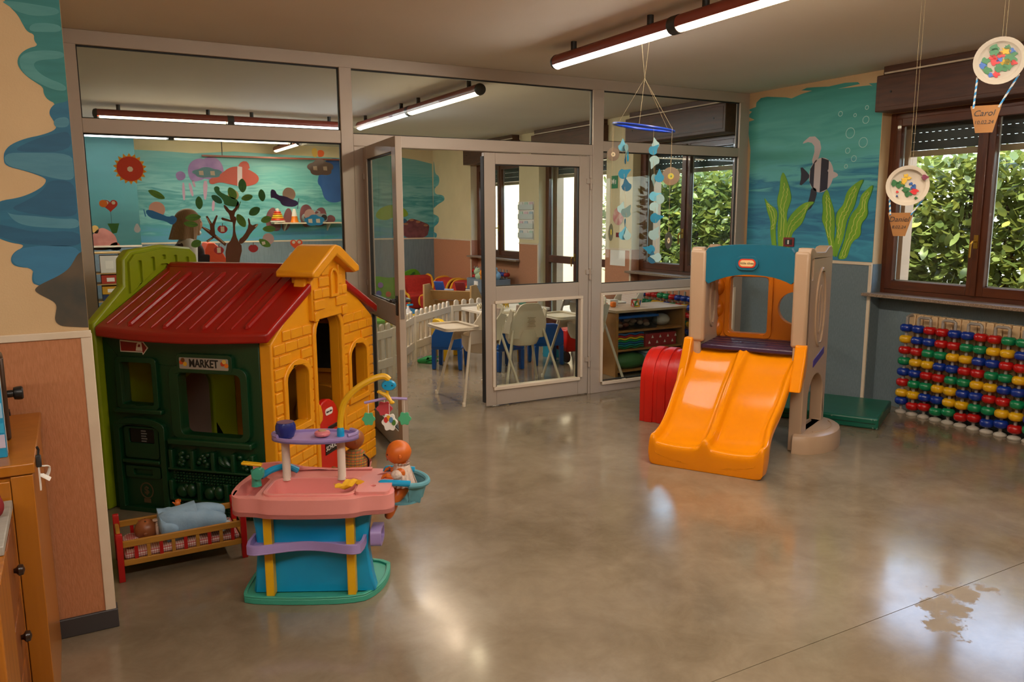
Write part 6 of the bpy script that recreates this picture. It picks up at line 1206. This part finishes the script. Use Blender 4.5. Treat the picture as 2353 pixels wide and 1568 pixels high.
for k, (p, r_, tw, c, rg) in enumerate(zip(CDp, (.038, .052, .05, .05), (.35, 0, 1.1, 1.35), ('6a5a4a', 'b0a8a0', '4a4a42', '6a6450'), (.25, .12, .3, .3))):
    o = MB().prism([circ(0, 0, r_, 30), circ(0, 0, r_*.13, 12)], 'xz', -.001, .001).build('hanging_disc', mat('cd_%d' % k, c, rg, .7 if k == 1 else .3, vary=(9, 'c89a6a', .5) if k == 1 else None), MO, smooth=0); o.location = Vector(p) - base; o.rotation_euler = (0, 0, fa + tw)
    MB().prism([circ(0, 0, r_*.34, 18), circ(0, 0, r_*.13, 12)], 'xz', -.0016, .0016).build('disc_centre', mat('cd_hub%d' % (k % 2), ('c8b89a', 'b4a838')[k % 2], .4), o, smooth=0)
    tz = (-.01 if k != 2 else -.2); MB().tube([o.location + Vector((0, 0, r_)), Vector((o.location.x, o.location.y, tz))], .0009, 4).build('thread', m_str, MO)

# ================================================================ paper plate balloons by the window
def straw_mat():
    m = bpy.data.materials.new('striped_straw'); m.use_nodes = True; Nn = m.node_tree.nodes; L = m.node_tree.links; b = Nn['Principled BSDF']; t = Nn.new('ShaderNodeTexCoord'); mp = Nn.new('ShaderNodeMapping'); mp.inputs['Rotation'].default_value = (0, .7, 0)
    w = Nn.new('ShaderNodeTexWave'); w.inputs['Scale'].default_value = 16; w.bands_direction = 'Z'; g = Nn.new('ShaderNodeMath'); g.operation = 'GREATER_THAN'; g.inputs[1].default_value = .5
    mx = Nn.new('ShaderNodeMix'); mx.data_type = 'RGBA'; mx.inputs[6].default_value = lin('e0dcd4'); mx.inputs[7].default_value = lin('1f7ab0')
    L.new(t.outputs['Object'], mp.inputs[0]); L.new(mp.outputs[0], w.inputs['Vector']); L.new(w.outputs['Fac'], g.inputs[0]); L.new(g.outputs[0], mx.inputs[0]); L.new(mx.outputs[2], b.inputs['Base Color']); return m
m_straw = straw_mat(); m_plate = mat('paper_plate', 'c6baa8', .7); m_kraft = mat('kraft_paper', '8a5c2c', .8, wave=(9, '805426', 1.5), stretch=(.2, 1, 6))
pc = {'g': mat('daub_green', '1f5a28', .5), 'r': mat('daub_red', 'b81c1c', .5), 'y': mat('daub_yellow', 'd0a828', .5), 'b': mat('daub_blue', '1c4a8a', .5), 'p': mat('daub_plum', '6a1f3a', .5)}
def balloon_craft(label, loc, rz, tilt, daubs, off, name, date, seed):
    t = thing('paper_plate_balloon', label, 'craft balloon', loc, rz, 'paper plate balloons'); rr = random.Random(seed); R = .10
    pl_ = MB().lathe([(.002, .006), (R*.7, .006), (R*.76, .002), (R*.82, -.008), (R, -.012), (R, -.010), (R*.82, -.005), (R*.74, .006), (R*.7, .009), (.002, .009)], 36, ax='y').build('plate', m_plate, t); pl_.rotation_euler = (0, tilt, 0)
    for x, z, s, c in daubs:
        n = 12; ph = rr.random()*6; q = [(x*R + s*R*(1 + .35*math.sin(3*k + ph) + .2*math.sin(5*k))*math.cos(2*PI*k/n), z*R + s*R*(.7 + .35*math.cos(4*k + ph))*math.sin(2*PI*k/n)) for k in range(n)]
        MB().prism(chaikin(q, 1), 'xz', .002 if abs(x)+abs(z) < .95 else -.013, .0065).build('paint_daub', pc[c], pl_, smooth=0)
    bx, bz, w1, w2, bh = off
    MB().prism([(bx - w2/2, bz - bh), (bx + w2/2, bz - bh), (bx + w1/2, bz), (bx - w1/2, bz)], 'xz', -.002, .0).build('basket', m_kraft, t, smooth=0)
    text(name, .036, m_ink, t, (bx - .006, -.0028, bz - .034), (PI/2, 0, 0), 'written_name', .0004, .25); text(date, .022, m_ink, t, (bx - .004, -.0028, bz - .073), (PI/2, 0, 0), 'written_date', .0004, .15)
    for s in (-1, 1): MB().cyl((bx + s*w1*.40, -.001, bz - .012), (s*R*.78, .002, -R*.62), .0042, n=10).build('straw', m_straw, t)
    for s in (-.006, .006): MB().cyl((s + .01, .004, R*.9), (s*1.3 + .01, .004, HC - loc[2]), .0005, n=4).build('thread', m_str, t)
    return t
balloon_craft('paper plate balloon with small yellow, green and red daubs, the lower one', (3.733, 2.583, 1.736), -55, 0, [(-.62,.15,.2,'g'), (-.35,.05,.22,'g'), (-.05,-.2,.2,'g'), (.05,-.42,.18,'g'), (.25,-.1,.13,'b'), (.33,-.28,.2,'r'), (.15,.1,.1,'b'), (-.15,.3,.16,'y'), (-.1,.5,.12,'y'), (.05,.38,.1,'y'), (-.2,.15,.14,'y'), (.75,.4,.16,'p'), (-.45,-.3,.07,'r'), (-.45,-.5,.05,'b'), (.42,-.62,.08,'g'), (.3,.0,.1,'b')], (-.022, -.135, .118, .056, .118), 'Daniel', '8.02.24', 4)
balloon_craft('paper plate balloon covered with dense green and red paint, the upper one', (3.614, 2.107, 2.254), -60, .3, [(-.3,.3,.24,'g'), (.1,.45,.22,'y'), (.35,.2,.26,'g'), (.4,-.1,.24,'g'), (.15,-.25,.26,'g'), (-.15,-.05,.2,'r'), (-.3,.1,.16,'r'), (-.05,.25,.16,'r'), (-.5,-.1,.2,'g'), (-.55,-.3,.18,'b'), (-.3,-.45,.2,'g'), (.1,-.55,.16,'r'), (.3,.5,.14,'b'), (.0,.05,.14,'b'), (-.4,.5,.2,'g'), (.55,.05,.14,'r'), (.1,.6,.14,'g'), (-.1,-.62,.12,'b'), (.45,.42,.12,'g'), (.25,.02,.2,'y')], (-.035, -.185, .12, .066, .118), 'Carol', '10.02.24', 8)

# ================================================================ bead rack in front of the radiator
RD = thing('radiator', 'cream ribbed radiator under the near window behind the beads', 'radiator', (5.888, 3.34, 0)); m_rad = mat('radiator_cream', 'c9a77c', .5)
f0 = None
for i in range(20):
    y = .585 - .0615*i
    if f0 is None: f0 = MB().box(-.03, -.027, .12, .03, .027, .80).build('fin', m_rad, RD, bevel=.008); f0.location = (0, y, 0)
    else: inst(f0, (0, y, 0), parent=RD)
for z in (.16, .76): MB().cyl((.0, .6, z), (.0, -.62, z), .018, n=10).build('header_pipe', m_rad, RD)
BD = thing('bead_rack', 'rack of red, yellow, green and blue beads on upright rods under the near window', 'bead rack', (5.79, 3.92, 0))
bm_ = {'B': plastic('bead_blue', '0f2f8a', '0d2a7d', .22), 'R': plastic('bead_red', 'b01414', 'a01010', .22), 'G': plastic('bead_green', '0f7a4a', '0d6e42', .22), 'Y': plastic('bead_yellow', 'd8a414', 'cc9a10', .22)}
m_rod = mat('rod_grey', '9c948c', .4, .2); m_foot = plastic('rod_foot', 'b4aca0', 'a8a094')
cols = ['BYRGBRYB', 'BBRYBGYR', 'RBGYRGBR', 'RRGBRYBG', 'BRYBGYYG', 'BGYRGBYR', 'RGBRYBGR', 'RYBGYRGB', 'GYRGBRYB', 'GBRYBGYR', 'RGBYRGBG', 'BRYGBYRB']
bz = (.695, .604, .515, .426, .338, .252, .164, .088); b0 = k0 = None
for i, c in enumerate(cols):
    y = -.099*i
    MB().cyl((0, y, .02), (0, y, .765), .0115, n=10).build('rod', m_rod, BD)
    if k0 is None: k0 = MB().lathe([(.043, 0), (.045, .008), (.038, .018), (.014, .028)], 20).build('foot', m_foot, BD)
    else: inst(k0, (0, y, 0), parent=BD)
    for q, (ch, z) in enumerate(zip(c, bz)):
        zz = z - (.016 if q == 7 and i % 2 else 0) + (.012 if q == 7 and i == 0 else 0)
        if b0 is None: b0 = MB().lathe([(.012, -.03), (.034, -.029), (.047, -.017), (.0495, 0), (.047, .017), (.034, .029), (.012, .03)], 20).build('bead', bm_['B'], BD, smooth=70); b0.location = (0, y, zz)
        else: inst(b0, (0, y, zz), parent=BD, m=bm_[ch])
for i in range(1, 11, 2):
    a, b_ = -.099*i, -.099*(i+1); MB().tube([(0, a, .755), (0, a, .778), (0, a - .012, .788), (0, b_ + .012, .788), (0, b_, .778), (0, b_, .755)], .011, 10).build('top_bridge', m_rod, BD)
MB().tube([(0, 0, .755), (0, 0, .78), (.02, .0, .79), (.06, 0, .79)], .011, 10).build('top_bridge', m_rod, BD)
# the same kind of rack in the next room
for lab, x, y, n in (('bead rack under the window behind the toy shelf', 5.76, 7.40, 14), ('bead rack under the farthest window', 5.765, 11.60, 12)):
    t = thing('bead_rack', lab, 'bead rack', (x, y, 0))
    for i in range(n):
        MB().cyl((0, -.099*i, .02), (0, -.099*i, .77), .0115, n=8).build('rod', m_rod, t)
        for q, z in enumerate(bz): inst(b0, (0, -.099*i, z), parent=t, m=bm_[cols[(i + 3) % 12][q]])
# green gym mat against the wall
GM = thing('gym_mat', 'dark green vinyl gym mat on the floor against the window wall', 'mat', (5.155, 3.66, 0), 28.3)
m_gm = mat('vinyl_green', '0f6450', .3, vary=(3, '0c5846', .8), bump=(12, .08)); m_wear = mat('worn_edge', '6a8478', .7)
MB().box(0, 0, .0, .70, 1.05, .085).build('pad', m_gm, GM, bevel=.014, seg=3)
MB().box(-.003, .02, .04, .003, 1.03, .046).build('seam', mat('vinyl_seam', '083428', .4), GM)
rr = random.Random(2)
for i in range(16): MB().cb((rr.uniform(-.001, .004), .03 + .06*i if i > 3 else .01 + .012*i, .07 if i % 2 else .012), (.004, .012, .006 + .01*rr.random()), (rr.random(), 0, rr.random())).build('scuff', m_wear, GM)

# ================================================================ the woman behind the glass
W = thing('person', 'woman with long fair hair, dark vest and white sleeves behind the big pane', 'person', (.93, 7.6, 0), 0)
m_ws = mat('skin_woman', 'b87a5a', .5, sub=.1); m_hair = mat('hair_fair', '9c7650', .6, wave=(14, '6e4c30', 3), stretch=(3, 3, .4)); m_vest = mat('vest_black', '1c1a1e', .85); m_shirt = mat('shirt_white', 'd0ccc8', .85); m_jean = mat('trousers_dark', '23283a', .9)
J = [(0,0,.93,(.10,.14)), (-.005,0,1.08,(.085,.12)), (0,0,1.26,(.095,.135)), (0,0,1.37,(.07,.10)), (.005,0,1.42,(.045,.045)), (.015,0,1.47,(.045,.045)),
     (0,-.16,1.335,.05), (-.01,-.20,1.08,.042), (.09,-.21,.88,.034), (.11,-.21,.83,.03), (0,.16,1.335,.05), (.0,.20,1.08,.042), (.12,.18,.92,.034), (.15,.17,.88,.03),
     (0,-.09,.86,.085), (.01,-.09,.48,.06), (-.01,-.09,.10,.042), (.09,-.09,.05,.038), (0,.09,.86,.085), (.02,.09,.48,.06), (.0,.09,.10,.042), (.10,.09,.05,.038)]
E = [(0,1),(1,2),(2,3),(3,4),(4,5),(3,6),(6,7),(7,8),(8,9),(3,10),(10,11),(11,12),(12,13),(0,14),(14,15),(15,16),(16,17),(0,18),(18,19),(19,20),(20,21)]
skin_body('body', J, E, m_ws, W)
def sub_body(nm, idx, grow, m):
    mp = {k: i for i, k in enumerate(idx)}; jj = []
    for k in idx: x, y, z, rr_ = J[k]; jj.append((x, y, z, tuple(q + grow for q in rr_) if isinstance(rr_, tuple) else rr_ + grow))
    skin_body(nm, jj, [(mp[a], mp[b]) for a, b in E if a in mp and b in mp], m, W)
sub_body('white_shirt', [0,1,2,3,6,7,8,10,11,12], .012, m_shirt); sub_body('dark_vest', [0,1,2,3,6,10], .026, m_vest); sub_body('trousers', [0,14,15,16,18,19,20], .014, m_jean); sub_body('shoes', [16,17,20,21], .012, m_blk)
for hx, hy, hz in ((.115, -.21, .80), (.165, .17, .85)):
    for k in range(4): MB().tube([(hx, hy - .02 + .013*k, hz), (hx + .012, hy - .022 + .014*k, hz - .035), (hx + .008, hy - .02 + .013*k, hz - .062 + .006*abs(k - 1.4))], [.0095, .009, .007], 7).build('finger', m_ws, W)
    MB().tube([(hx, hy + .022, hz + .02), (hx + .02, hy + .035, hz - .01), (hx + .026, hy + .032, hz - .03)], [.010, .009, .007], 7).build('thumb', m_ws, W)
hd_ = doll_head(W, (.03, 0, 1.535), .098, m_ws, (0, .08, PI), 'head'); hd_.scale = (.98, .84, 1.12)
def hair(u, v):
    """hair over the crown, falling behind to the shoulder; open at the face (+x)"""
    a = .75 + (2*PI - 1.5)*u; t = v; cx, cz = .015, 1.555; wv = .008*math.sin(9*a)*t
    if t < .5: q = t/.5*PI/2*1.05; r_ = .118*math.sin(q) + .001; z = cz + .108*math.cos(q)
    else: r_ = .118 + .03*(t - .5)*2*(1 if math.cos(a) < .3 else .2) + wv; z = cz - .008 - .30*(t - .5)*(1 if math.cos(a) < .5 else .75)
    return (cx + r_*1.02*math.cos(a) - .03*max(0, t - .5), r_*.92*math.sin(a), z)
MB().grid(hair, 40, 18, (0, 0, -.006)).build('hair', m_hair, W)
MB().ell((.082, 0, 1.447), (.036, .05, .026), 14, 8).build('face_mask', mat('mask_white', 'd8d8d4', .8), W)
